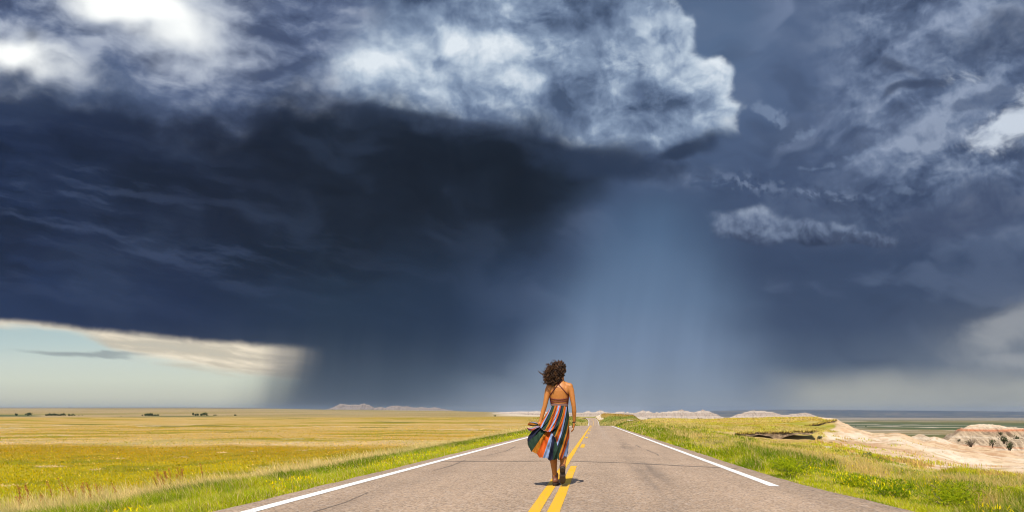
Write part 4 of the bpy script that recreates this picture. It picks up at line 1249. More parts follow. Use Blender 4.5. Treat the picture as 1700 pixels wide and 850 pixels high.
def field_left():
    n = 90000
    Y = inv_y(n, 14, 130, 0.9)
    px = rng.uniform(-60, 860, n); X = (px - U0) / F * Y
    keep = X < -8.6
    X, Y = X[keep], Y[keep]; n = len(X)
    c = ground_color(X, Y)
    lum = c.mean(1)
    pale = (c[:, 2] > 0.2)
    H = rng.uniform(0.03, 0.10, n) * np.where(pale, 0.25, 1)
    W = 0.0008 * Y * rng.uniform(0.8, 1.8, n)
    k = rng.random(n)
    c = np.where(((k < 0.22) & ~pale)[:, None], OLIVE[None] * 1.1, c)
    c = np.where(((k > 0.95) & ~pale)[:, None], STRAW[None] * 0.7, c)
    o = blades('field_grass', X, Y, H, W, jitter(c * np.array([1.5, 1.40, 0.9]), n, 0.16), 0.6)
    tag(o, 'low ochre and olive weeds covering the prairie field on the left', 'grass', kind='stuff')
    # across the dip, both sides of the far road
    n = 26000
    Y = inv_y(n, 118, 640, 0.8)
    px = rng.uniform(860, 1072, n); X = (px - U0) / F * Y
    xr = X - road_x(Y)
    keep = ((xr < RL - 0.3) | (xr > RR + 0.3)) & (rng.random(n) < sstep(px, 870, 960))
    X, Y = X[keep], Y[keep]; n = len(X)
    c = ground_color(X, Y)
    o = blades('far_slope_grass', X, Y, rng.uniform(0.2, 0.55, n) * np.clip(Y / 300, 0.6, 1.2), 0.0011 * Y * rng.uniform(0.7, 1.4, n), jitter(c, n, 0.2), 0.5)
    tag(o, 'grass on the slopes either side of the road beyond the dip', 'grass', kind='stuff')


verge_left()
verge_right()
field_left()

# ------------------------------------------------------------------ single plants and trees
bark_mat, _g, _o = new_mat('bark')
principled(_g, _o, _g.mix(noise3(_g, pos(_g), 6.0, 4), (0.05, 0.036, 0.025, 1), (0.13, 0.10, 0.075, 1)), 0.9)
crown_mat = leaf_material('tree_leaf', 0.2)


def empty(name, loc, label, cat, group=None):
    o = bpy.data.objects.new(name, None)
    C.objects.link(o)
    o.location = loc
    o.empty_display_size = 0.2
    return tag(o, label, cat, group)


def tube_mesh(paths, sides=6):
    """paths: list of (points (n,3), radii (n)); returns verts, faces"""
    V = []; Fc = []
    for pts, rad in paths:
        pts = np.asarray(pts, float); rad = np.asarray(rad, float); n = len(pts)
        t = np.gradient(pts, axis=0); t /= np.maximum(np.linalg.norm(t, axis=1), 1e-9)[:, None]
        up = np.array([0.13, 0.31, 0.94])
        b0 = len(V)
        prev = None
        for i in range(n):
            if prev is None:
                a = np.cross(t[i], up)
                if np.linalg.norm(a) < 1e-3:
                    a = np.cross(t[i], [1, 0, 0])
            else:
                a = prev - t[i] * np.dot(prev, t[i])
            a = a / np.linalg.norm(a); prev = a
            b = np.cross(t[i], a)
            for k in range(sides):
                w = 2 * math.pi * k / sides
                V.append(pts[i] + rad[i] * (a * math.cos(w) + b * math.sin(w)))
        for i in range(n - 1):
            for k in range(sides):
                k2 = (k + 1) % sides
                Fc.append([b0 + i * sides + k, b0 + i * sides + k2, b0 + (i + 1) * sides + k2, b0 + (i + 1) * sides + k])
        Fc.append([b0 + k for k in range(sides)][::-1])
        Fc.append([b0 + (n - 1) * sides + k for k in range(sides)])
    return np.array(V), Fc


def crown_mesh(w, h, base, n, size, c0, c1, seed, slim=0.7):
    """leaf clumps spread through a lumpy crown"""
    r = np.random.default_rng(seed)
    lobes = [(r.normal(0, w * 0.26), r.normal(0, w * 0.26), base + h * r.uniform(0.25, 0.8), r.uniform(0.26, 0.42)) for _ in range(9)]
    P = []
    while len(P) < n:
        lx, ly, lz, lr = lobes[r.integers(len(lobes))]
        d = r.normal(0, 1, 3); d /= np.linalg.norm(d)
        q = np.array([lx, ly, lz]) + d * np.array([w * lr, w * lr, h * lr]) * r.uniform(0.55, 1.0)
        if base * 0.7 < q[2] < base + h and np.hypot(q[0], q[1]) < w * 0.6:
            P.append(q)
    P = np.array(P)
    a = r.normal(0, 1, (n, 3)); a /= np.linalg.norm(a, axis=1)[:, None]
    b = np.cross(a, r.normal(0, 1, (n, 3))); b /= np.linalg.norm(b, axis=1)[:, None]
    s = size * r.uniform(0.5, 1.3, (n, 1))
    V = np.stack([P - a * s, P + b * s * slim, P + a * s, P - b * s * slim], 1).reshape(-1, 3)
    f = np.arange(4 * n).reshape(n, 4)
    t = np.clip(r.normal(0.5, 0.3, n), 0, 1)[:, None]
    c = np.repeat(np.asarray(c0)[None] * (1 - t) + np.asarray(c1)[None] * t, 4, 0)
    return V, f, c


TREE_KINDS = []


def tree_kind(w, h, seed, trunk=0.25, c0=(0.020, 0.032, 0.012), c1=(0.060, 0.075, 0.022)):
    V, f, c = crown_mesh(w, h * (1 - trunk * 0.6), h * trunk * 0.6, 420, 0.11 * h, c0, c1, seed)
    r = np.random.default_rng(seed + 50)
    paths = [(np.array([[0, 0, -0.4], [0.02 * h, 0, h * 0.3], [0, 0.02 * h, h * 0.62]]), np.array([0.05, 0.035, 0.015]) * h)]
    for k in range(5):
        a = r.uniform(0, 6.28); z0 = h * r.uniform(0.22, 0.45)
        paths.append((np.array([[0, 0, z0], [math.cos(a) * w * 0.18, math.sin(a) * w * 0.18, z0 + h * 0.14], [math.cos(a) * w * 0.36, math.sin(a) * w * 0.36, z0 + h * 0.25]]), np.array([0.022, 0.014, 0.006]) * h))
    TV, TF = tube_mesh(paths, 6)
    return dict(w=w, h=h, crown=(V, f, c), trunk=(TV, TF), me=None)


KIND = {'round': tree_kind(5.2, 5.4, 1, 0.2), 'broad': tree_kind(8.0, 5.0, 2, 0.16), 'tall': tree_kind(3.8, 6.4, 3, 0.22), 'low': tree_kind(6.5, 2.6, 4, 0.1, (0.03, 0.045, 0.012), (0.08, 0.095, 0.03))}


def tree(kind, px, row, Y, hpx, label, group, name='tree', cat='tree', wide=1.0):
    k = KIND[kind]
    x, y, z = at(px, row, Y)
    z = float(ground_z(np.array([x]), np.array([y]))[0])
    s = hpx * Y / F / k['h']
    root = empty(name, (x, y, z - 0.05), label, cat, group)
    root.scale = (s * wide, s * wide, s)
    root.rotation_euler.z = random.uniform(0, 6.28)
    if k['me'] is None:
        V, f, c = k['crown']
        oc = mesh_obj('crown', V, f, crown_mat, parent=root, cols=c, smooth=False)
        ot = mesh_obj('trunk', k['trunk'][0], k['trunk'][1], bark_mat, parent=root)
        k['me'] = (oc, ot)
    else:
        for src in k['me']:
            d = src.copy(); C.objects.link(d); d.parent = root
    return root


TG = 'trees on the far prairie'
tree('round', 27.7, 690, 1240, 4.2, 'small dark round tree standing alone, the leftmost tree of the far plain', TG)
tree('broad', 47.6, 690, 1240, 5.6, 'larger dark tree standing alone left of the long shelter belt', TG)
BELT = 'dark tree in the long dense shelter belt left of the pale farmyard'
for (px, kd, h) in [(76.5, 'round', 3.0), (79.5, 'round', 3.4), (82.2, 'tall', 4.4), (85.5, 'round', 3.6), (88.5, 'broad', 4.2), (91.6, 'round', 4.0), (94.5, 'tall', 3.4), (97.2, 'round', 3.0), (100.0, 'round', 3.2), (102.6, 'tall', 4.0), (105.4, 'tall', 4.6), (107.6, 'tall', 3.4)]:
    tree(kd, px, 690.8, 1235, h, BELT, 'shelter belt trees')
tree('round', 114.6, 690.6, 1235, 3.4, 'dark tree just right of the pale gap after the shelter belt', TG)
tree('broad', 119.2, 690.8, 1235, 2.9, 'low spreading dark tree right of the shelter belt, second after the gap', TG)
tree('round', 124.0, 690.9, 1235, 2.2, 'small rounded tree right of the shelter belt, third after the gap', TG)
tree('round', 130.8, 691.2, 1235, 1.6, 'tiny dark tree, fourth after the gap right of the shelter belt', TG)
tree('tall', 136.4, 691.0, 1235, 2.0, 'tiny narrow tree, the last right of the shelter belt', TG)
tree('round', 121.8, 686.2, 1900, 2.1, 'tiny dark tree farther back on the slope above the shelter belt', TG)
tree('low', 201.5, 693.4, 1000, 0.9, 'tiny dark bush on the long green strip left of the dense grove', TG, 'bush', 'bush')
tree('round', 236.2, 690.2, 1230, 2.2, 'small dark tree at the left end of the dense grove', TG)
GROVE = 'dark tree crowded into the dense grove in the middle of the left plain'
for (px, kd, h) in [(241.2, 'round', 3.3), (244.6, 'broad', 4.4), (248.2, 'broad', 4.6), (251.4, 'round', 4.6)]:
    tree(kd, px, 691.2, 1225, h, GROVE, 'dense grove trees', wide=1.25)
tree('low', 255.4, 693.0, 1190, 1.6, 'low dark bush in front of the right end of the dense grove', TG, 'bush', 'bush')
tree('broad', 257.6, 691.0, 1230, 2.9, 'left one of the two low dark trees right of the dense grove', TG)
tree('broad', 261.8, 690.8, 1230, 3.1, 'right one of the two low dark trees right of the dense grove', TG)
tree('tall', 320.4, 691.2, 1230, 5.2, 'tall ragged tree at the left end of the loose tree row', TG)
tree('round', 324.4, 691.4, 1230, 3.6, 'dark tree second from the left in the loose tree row', TG)
tree('round', 328.6, 691.4, 1230, 4.0, 'dark tree at the right end of the loose tree row', TG)
tree('round', 334.4, 691.0, 1230, 3.8, 'shorter dark tree leaning against the tallest tree of the plain', TG)
tree('broad', 339.2, 690.8, 1230, 5.6, 'tallest dark tree of the plain, right of the loose tree row', TG)
tree('low', 344.6, 690.9, 1230, 1.8, 'low green bush at the foot of the tallest tree of the plain', TG, 'bush', 'bush')
tree('low', 357.6, 690.6, 1230, 2.2, 'wide low green bush standing alone right of the tallest tree', TG, 'bush', 'bush')
tree('broad', 390.4, 690.4, 1240, 2.6, 'dark squat tree standing alone, the rightmost tree of the left plain', TG)
tree('low', 821.0, 690.4, 900, 2.3, 'small dark bush on the pale flats just left of the walking person', TG, 'bush', 'bush')
tree('low', 1158.6, 694.6, 160, 1.7, 'left one of the two tiny dark bushes on the plateau rim', 'bushes on the plateau rim', 'bush', 'bush')
tree('low', 1163.6, 694.6, 160, 1.6, 'right one of the two tiny dark bushes on the plateau rim', 'bushes on the plateau rim', 'bush', 'bush')
tree('round', 1410.2, 707.6, 2800, 1.7, 'left one of the three dark dots of trees in the green valley', 'trees in the valley')
tree('round', 1421.0, 707.4, 2800, 1.5, 'middle one of the three dark dots of trees in the green valley', 'trees in the valley')
tree('round', 1437.4, 707.2, 2800, 1.9, 'right one of the three dark dots of trees in the green valley', 'trees in the valley')


def shrub(px, row, Y, hpx, wpx, label, seed, kind='juniper', z=None):
    s = Y / F
    h, w = hpx * s, wpx * s
    x, y, zz = at(px, row, Y)
    if z is None and kind != 'juniper':
        zz = float(ground_z(np.array([x]), np.array([y]))[0]) - 0.03
    root = empty('shrub', (x, y, zz), label, 'shrub', 'shrubs on the badland clay')
    r = np.random.default_rng(seed)
    paths = []
    for k in range(22 if kind == 'bare' else 18):
        a = r.uniform(0, 6.28); l = r.uniform(0.5, 1.0)
        e = np.array([math.cos(a) * w * 0.5 * l, math.sin(a) * w * 0.5 * l, h * r.uniform(0.5, 1.0)])
        mid = e * np.array([0.35, 0.35, 0.55]) + r.normal(0, 0.03 * h, 3)
        paths.append((np.array([[0, 0, -0.15 * h], mid, e]), np.array([0.03, 0.018, 0.006]) * h * 1.2))
        for q in range(2 if kind == 'bare' else 0):
            e2 = mid + (e - mid) * 0.5 + r.normal(0, 0.16 * h, 3)
            paths.append((np.array([mid, (mid + e2) / 2 + r.normal(0, 0.02 * h, 3), e2]), np.array([0.014, 0.010, 0.004]) * h))
    TV, TF = tube_mesh(paths, 5)
    mesh_obj('stem', TV, TF, bark_mat, parent=root)
    n = {'juniper': 120, 'sage': 420, 'bare': 60}[kind]
    c0, c1 = {'juniper': ((0.018, 0.026, 0.010), (0.075, 0.085, 0.035)), 'sage': ((0.06, 0.07, 0.035), (0.17, 0.17, 0.09)), 'bare': ((0.06, 0.05, 0.025), (0.14, 0.12, 0.05))}[kind]
    V, f, c = crown_mesh(w, h * 0.95, h * 0.05, n, 0.048 * (h + w) * (0.6 if kind == 'bare' else 1), c0, c1, seed)
    mesh_obj('foliage', V, f, crown_mat, parent=root, cols=c, smooth=False)
    return root


shrub(1612, 751, 113.0, 15, 22, 'bare twiggy brown shrub at the foot of the banded butte', 3, 'bare')
shrub(1648, 741, 116.5, 12, 9, 'small dark juniper in the first gully of the banded butte', 4)
shrub(1667, 737, 117.5, 15, 14, 'biggest dark juniper on the face of the banded butte', 5)
shrub(1676, 750, 113.0, 17, 11, 'dark juniper low in the gully under the biggest one', 6)
shrub(1688, 731, 119.0, 9, 10, 'dark juniper high on the butte near the right edge of the photo', 7)
shrub(1660, 722, 121.0, 6, 8, 'little dark juniper near the top of the banded butte', 17)
shrub(1592, 733, 118.0, 5, 6, 'tiny dark shrub on the left shoulder of the banded butte', 18)
shrub(1441, 759, 25.8, 9, 15, 'grey green sage bush where the grass meets the pale clay slope', 8, 'sage')
shrub(1361, 727, 56.0, 6, 7, 'dark little bush under the end of the long soil step', 9, 'sage')
shrub(1379, 730, 52.0, 5, 7, 'grey green tuft on the clay slope right of the long soil step', 10, 'sage')


def weed(x, y, h, w, label, seed, c0, c1, flower=None):
    z = float(ground_z(np.array([x]), np.array([y]))[0]) - 0.02
    root = empty('weed', (x, y, z), label, 'weed', 'bushy weeds on the right verge')
    r = np.random.default_rng(seed)
    paths = []
    for k in range(10):
        a = r.uniform(0, 6.28)
        e = np.array([math.cos(a) * w * 0.42, math.sin(a) * w * 0.42, h * r.uniform(0.6, 0.95)])
        paths.append((np.array([[0, 0, -0.02], e * np.array([0.4, 0.4, 0.6]), e]), np.array([0.006, 0.004, 0.002])))
    TV, TF = tube_mesh(paths, 5)
    mesh_obj('stem', TV, TF, bark_mat, parent=root)
    V, f, c = crown_mesh(w, h, h * 0.06, 1500, 0.030, c0, c1, seed, 0.2)
    mesh_obj('foliage', V, f, leaf_mat, parent=root, cols=c, smooth=False)
    if flower is not None:
        V, f, c = crown_mesh(w * 1.02, h * 0.75, h * 0.34, 150, 0.0085, flower, [q * 0.8 for q in flower], seed + 1)
        mesh_obj('flowers', V, f, leaf_mat, parent=root, cols=c, smooth=False)['kind'] = 'stuff'


GL, GB = (0.10, 0.16, 0.005), (0.32, 0.35, 0.009)
YF = (0.50, 0.40, 0.004)
weed(4.10, 10.0, 0.30, 0.75, 'dark green bushy weed at the pavement edge, nearest the end of the white line', 1, (0.06, 0.12, 0.004), (0.22, 0.28, 0.007))
weed(4.55, 9.3, 0.28, 0.8, 'green bushy weed at the pavement edge with a few yellow flowers, near the lower right', 2, GL, GB, YF)
weed(5.1, 10.1, 0.36, 0.9, 'bushy weed dotted with many yellow flowers behind the dark green one', 3, GL, GB, YF)
weed(6.0, 9.8, 0.34, 0.9, 'yellow flowering bushy weed closest to the lower right corner', 4, GB, (0.34, 0.35, 0.012), YF)
weed(3.55, 13.0, 0.32, 0.8, 'green bushy weed beside the pavement just beyond the end of the white line', 5, GL, GB)
weed(3.85, 14.4, 0.34, 0.75, 'upright green weed with yellow flowers, second beyond the end of the white line', 6, GL, GB, YF)
weed(4.2, 11.6, 0.26, 0.6, 'low green weed between the two bushy clumps at the pavement edge', 7, GL, GB)
weed(3.6, 18.5, 0.34, 0.8, 'bright green bushy weed beside the right white line, the farthest of the clumps', 8, GL, GB, YF)


def dock(x, y, h, seed, group='reddish dock stalks'):
    z = float(ground_z(np.array([x]), np.array([y]))[0])
    root = empty('dock_stalk', (x, y, z), 'rust coloured dry dock stalk standing in the grass at the lower left', 'weed', group)
    r = np.random.default_rng(seed)
    lean = r.normal(0, 0.12, 2) + np.array([-0.18, 0])
    pts = np.array([[lean[0] * h * t * t, lean[1] * h * t * t, h * t] for t in np.linspace(0, 1, 5)])
    TV, TF = tube_mesh([(pts, np.array([0.005, 0.005, 0.004, 0.003, 0.002]))], 5)
    mesh_obj('stem', TV, TF, dock_mat, parent=root)
    n = 70
    t = r.uniform(0.45, 1.0, n)
    P = np.stack([np.interp(t, np.linspace(0, 1, 5), pts[:, k]) for k in range(3)], 1) + r.normal(0, 0.014, (n, 3)) * (1.25 - t)[:, None] * 2
    a = r.normal(0, 1, (n, 3)); a /= np.linalg.norm(a, axis=1)[:, None]
    b = np.cross(a, r.normal(0, 1, (n, 3))); b /= np.linalg.norm(b, axis=1)[:, None]
    s = 0.010
    V = np.stack([P - a * s, P + b * s, P + a * s, P - b * s], 1).reshape(-1, 3)
    c = np.repeat(np.clip(RUST[None] * np.exp(r.normal(0, 0.2, (n, 1))), 0, 1), 4, 0)
    mesh_obj('seed_head', V, np.arange(4 * n).reshape(n, 4), leaf_mat, parent=root, cols=c, smooth=False)


dock_mat, _g, _o = new_mat('dock_stem')
principled(_g, _o, (0.22, 0.10, 0.03, 1), 0.8)
_r = np.random.default_rng(77)
for k in range(34):
    px = _r.uniform(8, 345); row = np.interp(px, [0, 60, 150, 345], [840, 818, 812, 772]) + _r.uniform(-8, 10)
    y = 1.55 * F / (row - V0)
    dock((px - U0) * y / F, y, _r.uniform(0.32, 0.55), 500 + k)

# ------------------------------------------------------------------ the walking woman
PX = 0.0085            # metres per photo pixel at her distance


def wx(px): return (px - 930) * PX
def wz(row): return (809.5 - row) * PX


def ball(V, Fc, c, r, seg=14, rings=9, sc=(1, 1, 1), rot=None):
    b0 = len(V)
    pts = []
    for i in range(rings + 1):
        a = math.pi * i / rings
        if i in (0, rings):
            pts.append((0, 0, math.cos(a)))
        else:
            for k in range(seg):
                w = 2 * math.pi * k / seg
                pts.append((math.sin(a) * math.cos(w), math.sin(a) * math.sin(w), math.cos(a)))
    for p in pts:
        q = Vector((p[0] * r * sc[0], p[1] * r * sc[1], p[2] * r * sc[2]))
        if rot is not None:
            q = rot @ q
        V.append((c[0] + q.x, c[1] + q.y, c[2] + q.z))
    def id_(i, k):
        return b0 + (0 if i == 0 else (1 + (i - 1) * seg + k % seg if i < rings else 1 + (rings - 1) * seg))
    for i in range(rings):
        for k in range(seg):
            if i == 0:
                Fc.append([id_(0, 0), id_(1, k), id_(1, k + 1)])
            elif i == rings - 1:
                Fc.append([id_(i, k), id_(rings, 0), id_(i, k + 1)])
            else:
                Fc.append([id_(i, k), id_(i + 1, k), id_(i + 1, k + 1), id_(i, k + 1)])


def limb(V, Fc, chain, seg=14):
    """tapering limb through [(point, radius), ...] with round joints"""
    pts = np.array([c[0] for c in chain], float); rad = [c[1] for c in chain]
    # subdivide with a smooth curve
    tv, tf = tube_mesh([(pts, rad)], seg)
    b0 = len(V)
    V.extend([tuple(p) for p in tv]); Fc.extend([[b0 + i for i in f] for f in tf])
    for p, r in zip(pts, rad):
        ball(V, Fc, p, r * 0.995)


def loft(V, Fc, rings, seg=28, closed=True, a0=0.0, a1=2 * math.pi):
    """rings: (z, cx, cy, rx, ry)"""
    b0 = len(V)
    full = abs(a1 - a0 - 2 * math.pi) < 1e-6
    n = seg if full else seg + 1
    for (z, cx, cy, rx, ry) in rings:
        for k in range(n):
            w = a0 + (a1 - a0) * k / seg
            V.append((cx + rx * math.cos(w), cy + ry * math.sin(w), z))
    for i in range(len(rings) - 1):
        for k in range(seg):
            k2 = (k + 1) % n
            Fc.append([b0 + i * n + k, b0 + i * n + k2, b0 + (i + 1) * n + k2, b0 + (i + 1) * n + k])
    if closed and full:
        Fc.append([b0 + k for k in range(n)][::-1])
        Fc.append([b0 + (len(rings) - 1) * n + k for k in range(n)])


def fuse(V, Fc, voxel, smooth=6, factor=0.5):
    """weld overlapping closed shapes into one continuous skin; returns a mesh"""
    me = bpy.data.meshes.new('tmp'); me.from_pydata([tuple(v) for v in V], [], Fc)
    o = bpy.data.objects.new('tmp', me); C.objects.link(o)
    m = o.modifiers.new('r', 'REMESH'); m.mode = 'VOXEL'; m.voxel_size = voxel
    if smooth:
        s = o.modifiers.new('s', 'SMOOTH'); s.iterations = smooth; s.factor = factor
    dg = bpy.context.evaluated_depsgraph_get()
    res = bpy.data.meshes.new_from_object(o.evaluated_get(dg))
    bpy.data.objects.remove(o, do_unlink=True)
    res.polygons.foreach_set('use_smooth', np.ones(len(res.polygons), bool))
    return res


def link_mesh(name, me, mat, parent):
    me.materials.clear(); me.materials.append(mat)
    me.name = name
    o = bpy.data.objects.new(name, me); C.objects.link(o)
    o.parent = parent
    return o


def plain(name, c, rough=0.7, var=0.25, scale=30, bump=0.0, spec=0.3):
    m, g, out = new_mat(name)
    n = noise3(g, pos(g), scale, 4, 0.6)
    principled(g, out, brightness(g, tuple(c), g.mad(n, 2 * var, 1 - var)), rough, n if bump else None, bump, 0.6, spec)
    return m


def build_person():
    gx, gy = -0.495, 10.2
    gz = float(road_z(np.array([gy]))[0]) + 0.03 - 0.012 * 0.02 + 0.004
    root = empty('person', (gx, gy, gz), 'woman walking away along the yellow line in a striped windblown skirt and brown ankle boots', 'person')
    skin, g, out = new_mat('tanned_skin')
    n = noise3(g, pos(g), 18, 4)
    p = principled(g, out, brightness(g, (0.37, 0.140, 0.030), g.mad(n, 0.3, 0.85)), 0.48, spec=0.35)
    p.inputs['Subsurface Weight'].default_value = 0.12
    p.inputs['Subsurface Radius'].default_value = (0.02, 0.008, 0.004)

    # ---- body: one skin from head to ankles
    V, Fc = [], []
    torso = [(0.86, 0, 0.01, .112, .090), (0.93, 0, 0.0, .122, .105), (1.00, 0, 0.0, .122, .102), (1.07, 0, 0.005, .115, .088), (1.14, 0, 0.01, .114, .080),
             (1.20, -.002, 0.012, .122, .086), (1.27, -.004, 0.012, .134, .096), (1.33, -.002, 0.01, .144, .099), (1.38, 0, 0.006, .150, .090), (1.42, .004, 0.004, .128, .070), (1.455, .012, 0.004, .085, .056), (1.48, .016, 0.006, .054, .050)]
    loft(V, Fc, torso)
    limb(V, Fc, [((.016, .004, 1.44), .054), ((.016, .010, 1.50), .049), ((.012, .016, 1.56), .050)])
    ball(V, Fc, (.008, .020, 1.640), .078, 18, 12, (0.98, 1.20, 1.38))                # skull
    ball(V, Fc, (.010, .070, 1.575), .050, 14, 9, (1.05, 1.0, 0.95))                  # jaw
    limb(V, Fc, [((.008, .108, 1.640), .010), ((.008, .126, 1.612), .013)])            # nose
    ball(V, Fc, (.008, .112, 1.580), .014, 10, 7, (1.6, 0.7, 0.8))                    # mouth
    for s in (-1, 1):
        ball(V, Fc, (.008 + s * .080, .020, 1.628), .020, 10, 7, (0.45, 0.9, 1.5))      # ears
        ball(V, Fc, (s * .085, -.030, 1.345), .06, 12, 8, (1.0, 0.75, 1.25))            # shoulder blades
        ball(V, Fc, (s * .062, .085, 1.285), .055, 12, 8, (1.0, 0.8, 1.0))
    limb(V, Fc, [((-.06, 0.0, 1.43), .040), ((-.140, -.003, 1.400), .046), ((-.163, -.008, 1.345), .043), ((-.185, -.018, 1.22), .037), ((-.205, -.022, 1.12), .032), ((-.228, -.020, 1.05), .033), ((-.255, -.03, .95), .025), ((-.268, -.040, .895), .021)])
    limb(V, Fc, [((.07, 0.0, 1.43), .040), ((.146, -.003, 1.400), .046), ((.165, -.008, 1.345), .043), ((.186, -.018, 1.22), .037), ((.202, -.020, 1.12), .032), ((.208, -.006, 1.05), .033), ((.208, .018, .96), .025), ((.206, .030, .905), .021)])
    limb(V, Fc, [((-.060, 0, .90), .070), ((-.076, .02, .70), .066), ((-.084, .028, .50), .054), ((-.084, .005, .42), .052), ((-.082, -.012, .35), .053), ((-.072, -.006, .22), .038), ((-.064, 0.0, .13), .033), ((-.063, 0, .09), .033)])
    limb(V, Fc, [((.055, 0, .90), .070), ((.058, .045, .70), .064), ((.058, .055, .52), .053), ((.057, .015, .46), .050), ((.055, -.030, .39), .050), ((.052, -.075, .30), .037), ((.052, -.092, .255), .033)])
    # left hand: gripping a handful of cloth
    hx, hy, hz = wx(896.6), -.075, wz(709)
    ball(V, Fc, (hx + .004, hy + .02, hz + .008), .034, 14, 9, (0.75, 0.55, 1.15))
    for k in range(4):
        z0 = hz + .028 - .019 * k
        r = (.0088, .0092, .0088, .0078)[k]; l = (.9, 1.0, .95, .8)[k]
        limb(V, Fc, [((hx - .004, hy + .010, z0), r * 1.15), ((hx - .026 * l, hy - .014, z0 - .002), r), ((hx - .024 * l, hy - .036, z0 - .005), r * .95), ((hx - .004, hy - .040, z0 - .007), r * .85)], 8)
    limb(V, Fc, [((hx + .016, hy + .012, hz + .026), .0115), ((hx + .018, hy - .022, hz + .020), .0100), ((hx + .004, hy - .046, hz + .014), .0088)], 8)
    # right hand: relaxed, slightly curled
    ox, oy, oz = .204, .034, .868
    ball(V, Fc, (ox, oy + .002, oz - .006), .040, 14, 9, (0.46, 0.82, 1.12))
    for k in range(4):
        y0 = oy + .028 - .019 * k
        r = (.0086, .0090, .0086, .0076)[k]; l = (.92, 1.0, .94, .78)[k]
        limb(V, Fc, [((ox - .002, y0, oz - .036), r * 1.1), ((ox - .006, y0 + .002, oz - .036 - .036 * l), r), ((ox - .020, y0 + .003, oz - .036 - .060 * l), r * .92), ((ox - .036, y0 + .003, oz - .036 - .074 * l), r * .82)], 8)
    limb(V, Fc, [((ox - .006, oy + .028, oz + .012), .0118), ((ox - .016, oy + .044, oz - .022), .0100), ((ox - .022, oy + .046, oz - .050), .0085)], 8)
    body_me = fuse(V, Fc, 0.0052, 5)
    link_mesh('body', body_me, skin, root)
    from mathutils.bvhtree import BVHTree
    bm = bmesh.new(); bm.from_mesh(body_me); tree_ = BVHTree.FromBMesh(bm); bm.free()

    def back_y(x, z):
        h = tree_.ray_cast(Vector((x, -1, z)), Vector((0, 1, 0)))
        return h[0].y if h[0] is not None else 0.0

    # ---- top: crossed straps, tie strings, front
    maroon = plain('maroon_cloth', (0.085, 0.012, 0.014), 0.75, 0.2, 60)

    def strap(pts, r, name):
        P = []
        for (a, b) in zip(pts[:-1], pts[1:]):
            for i in range(8):
                t = i / 8
                P.append((lerp(a[0], b[0], t), lerp(a[1], b[1], t)))
        P.append(pts[-1])
        Q = [(wx(a), back_y(wx(a), wz(b)) - r * 0.45, wz(b)) for a, b in P]
        tv, tf = tube_mesh([(Q, np.full(len(Q), r))], 8)
        mesh_obj(name, tv, tf, maroon, parent=root)

    strap([(936.2, 634.6), (932.5, 638), (928.6, 641.6), (921.5, 650.5), (914.9, 659.2)], .0062, 'strap')
    strap([(923.8, 636.6), (928.6, 641.6), (936.8, 650.4), (944.4, 659.2)], .0062, 'strap')
    for (y0, y1, y2, r) in ((665.0, 667.3, 664.8, .0070), (669.4, 670.4, 668.6, .0062), (672.2, 674.2, 673.0, .0062)):
        strap([(915.6, y0), (922, lerp(y0, y1, .7)), (929.5, y1), (937, lerp(y2, y1, .7)), (943.9, y2)], r, 'tie_string')
    V, Fc = [], []
    rr = [(z, cx, cy, rx + .007, ry + .008) for (z, cx, cy, rx, ry) in torso if 1.10 < z < 1.35]
    rr = [(z + .0, cx, cy, rx, ry) for (z, cx, cy, rx, ry) in rr]
    loft(V, Fc, rr, 40, False, math.radians(-17), math.radians(197))
    for s in (-1, 1):
        ball(V, Fc, (s * .062, .088, 1.285), .060, 14, 9, (1.0, 0.8, 0.85))
    b = mesh_obj('bodice', np.array(V), Fc, maroon, parent=root)
    so = b.modifiers.new('thick', 'SOLIDIFY'); so.thickness = 0.004; so.offset = 1

    # ---- skirt
    zt = 1.128
    zL = np.array([.30, .50, .58, .65, .70, .76, .80, .84, .87, .90, .95, 1.0, 1.05, 1.10, 1.13])
    xL = np.array([-.425, -.440, -.450, -.452, -.435, -.395, -.362, -.325, -.292, -.268, -.228, -.196, -.160, -.128, -.119])
    zR = np.array([.30, .42, .50, .60, .75, .90, 1.0, 1.08, 1.13])
    xR = np.array([.090, .112, .122, .134, .140, .139, .134, .124, .117])
    nth, nt = 400, 90
    th = np.linspace(0, 2 * math.pi, nth, endpoint=False)
    t = np.linspace(0, 1, nt)
    TH, T = np.meshgrid(th, t, indexing='ij')
    hem = np.interp(TH, np.radians([0, 60, 120, 165, 180, 200, 225, 255, 275, 300, 330, 345, 360]), [.445, .50, .53, .585, .59, .555, .478, .412, .385, .378, .405, .43, .445])
    hem = hem + 0.012 * np.sin(TH * 11 + 1.0) + 0.007 * np.sin(TH * 23)
    Zs = lerp(zt, hem, T)
    L = np.interp(Zs, zL, xL); R = np.interp(Zs, zR, xR)
    cx = (L + R) / 2; ax = (R - L) / 2
    by = np.interp(Zs, [.35, .5, .7, .9, 1.0, 1.13], [.23, .23, .205, .165, .150, .092])
    cyo = np.interp(Zs, [.35, .6, .9, 1.13], [-.01, .0, .005, .008])
    # folds hang from the gathered waist and swing towards the hand on the left
    drift = TH + 0.9 * T
    amp = 0.062 * sstep(T, 0.02, 0.7)
    fold = (0.55 * np.sin(drift * 13 + 0.6 * np.sin(drift * 3)) + 0.35 * np.sin(drift * 21 + 2) + 0.4 * np.sin(drift * 7 + 1.3)) * amp
    fold = fold + 0.012 * np.sin(drift * 34) * sstep(T, 0, .12) * (1 - 0.6 * T)
    silh = np.abs(np.cos(TH)) ** 3          # keep the outline where the photo has it
    rad = 1 + fold * (1 - 0.75 * silh) / np.maximum(by, .1) * 0.55
    X = cx + ax * np.cos(TH) * (1 + 0.06 * fold * 4 * silh)
    Y = cyo + by * np.sin(TH) * rad
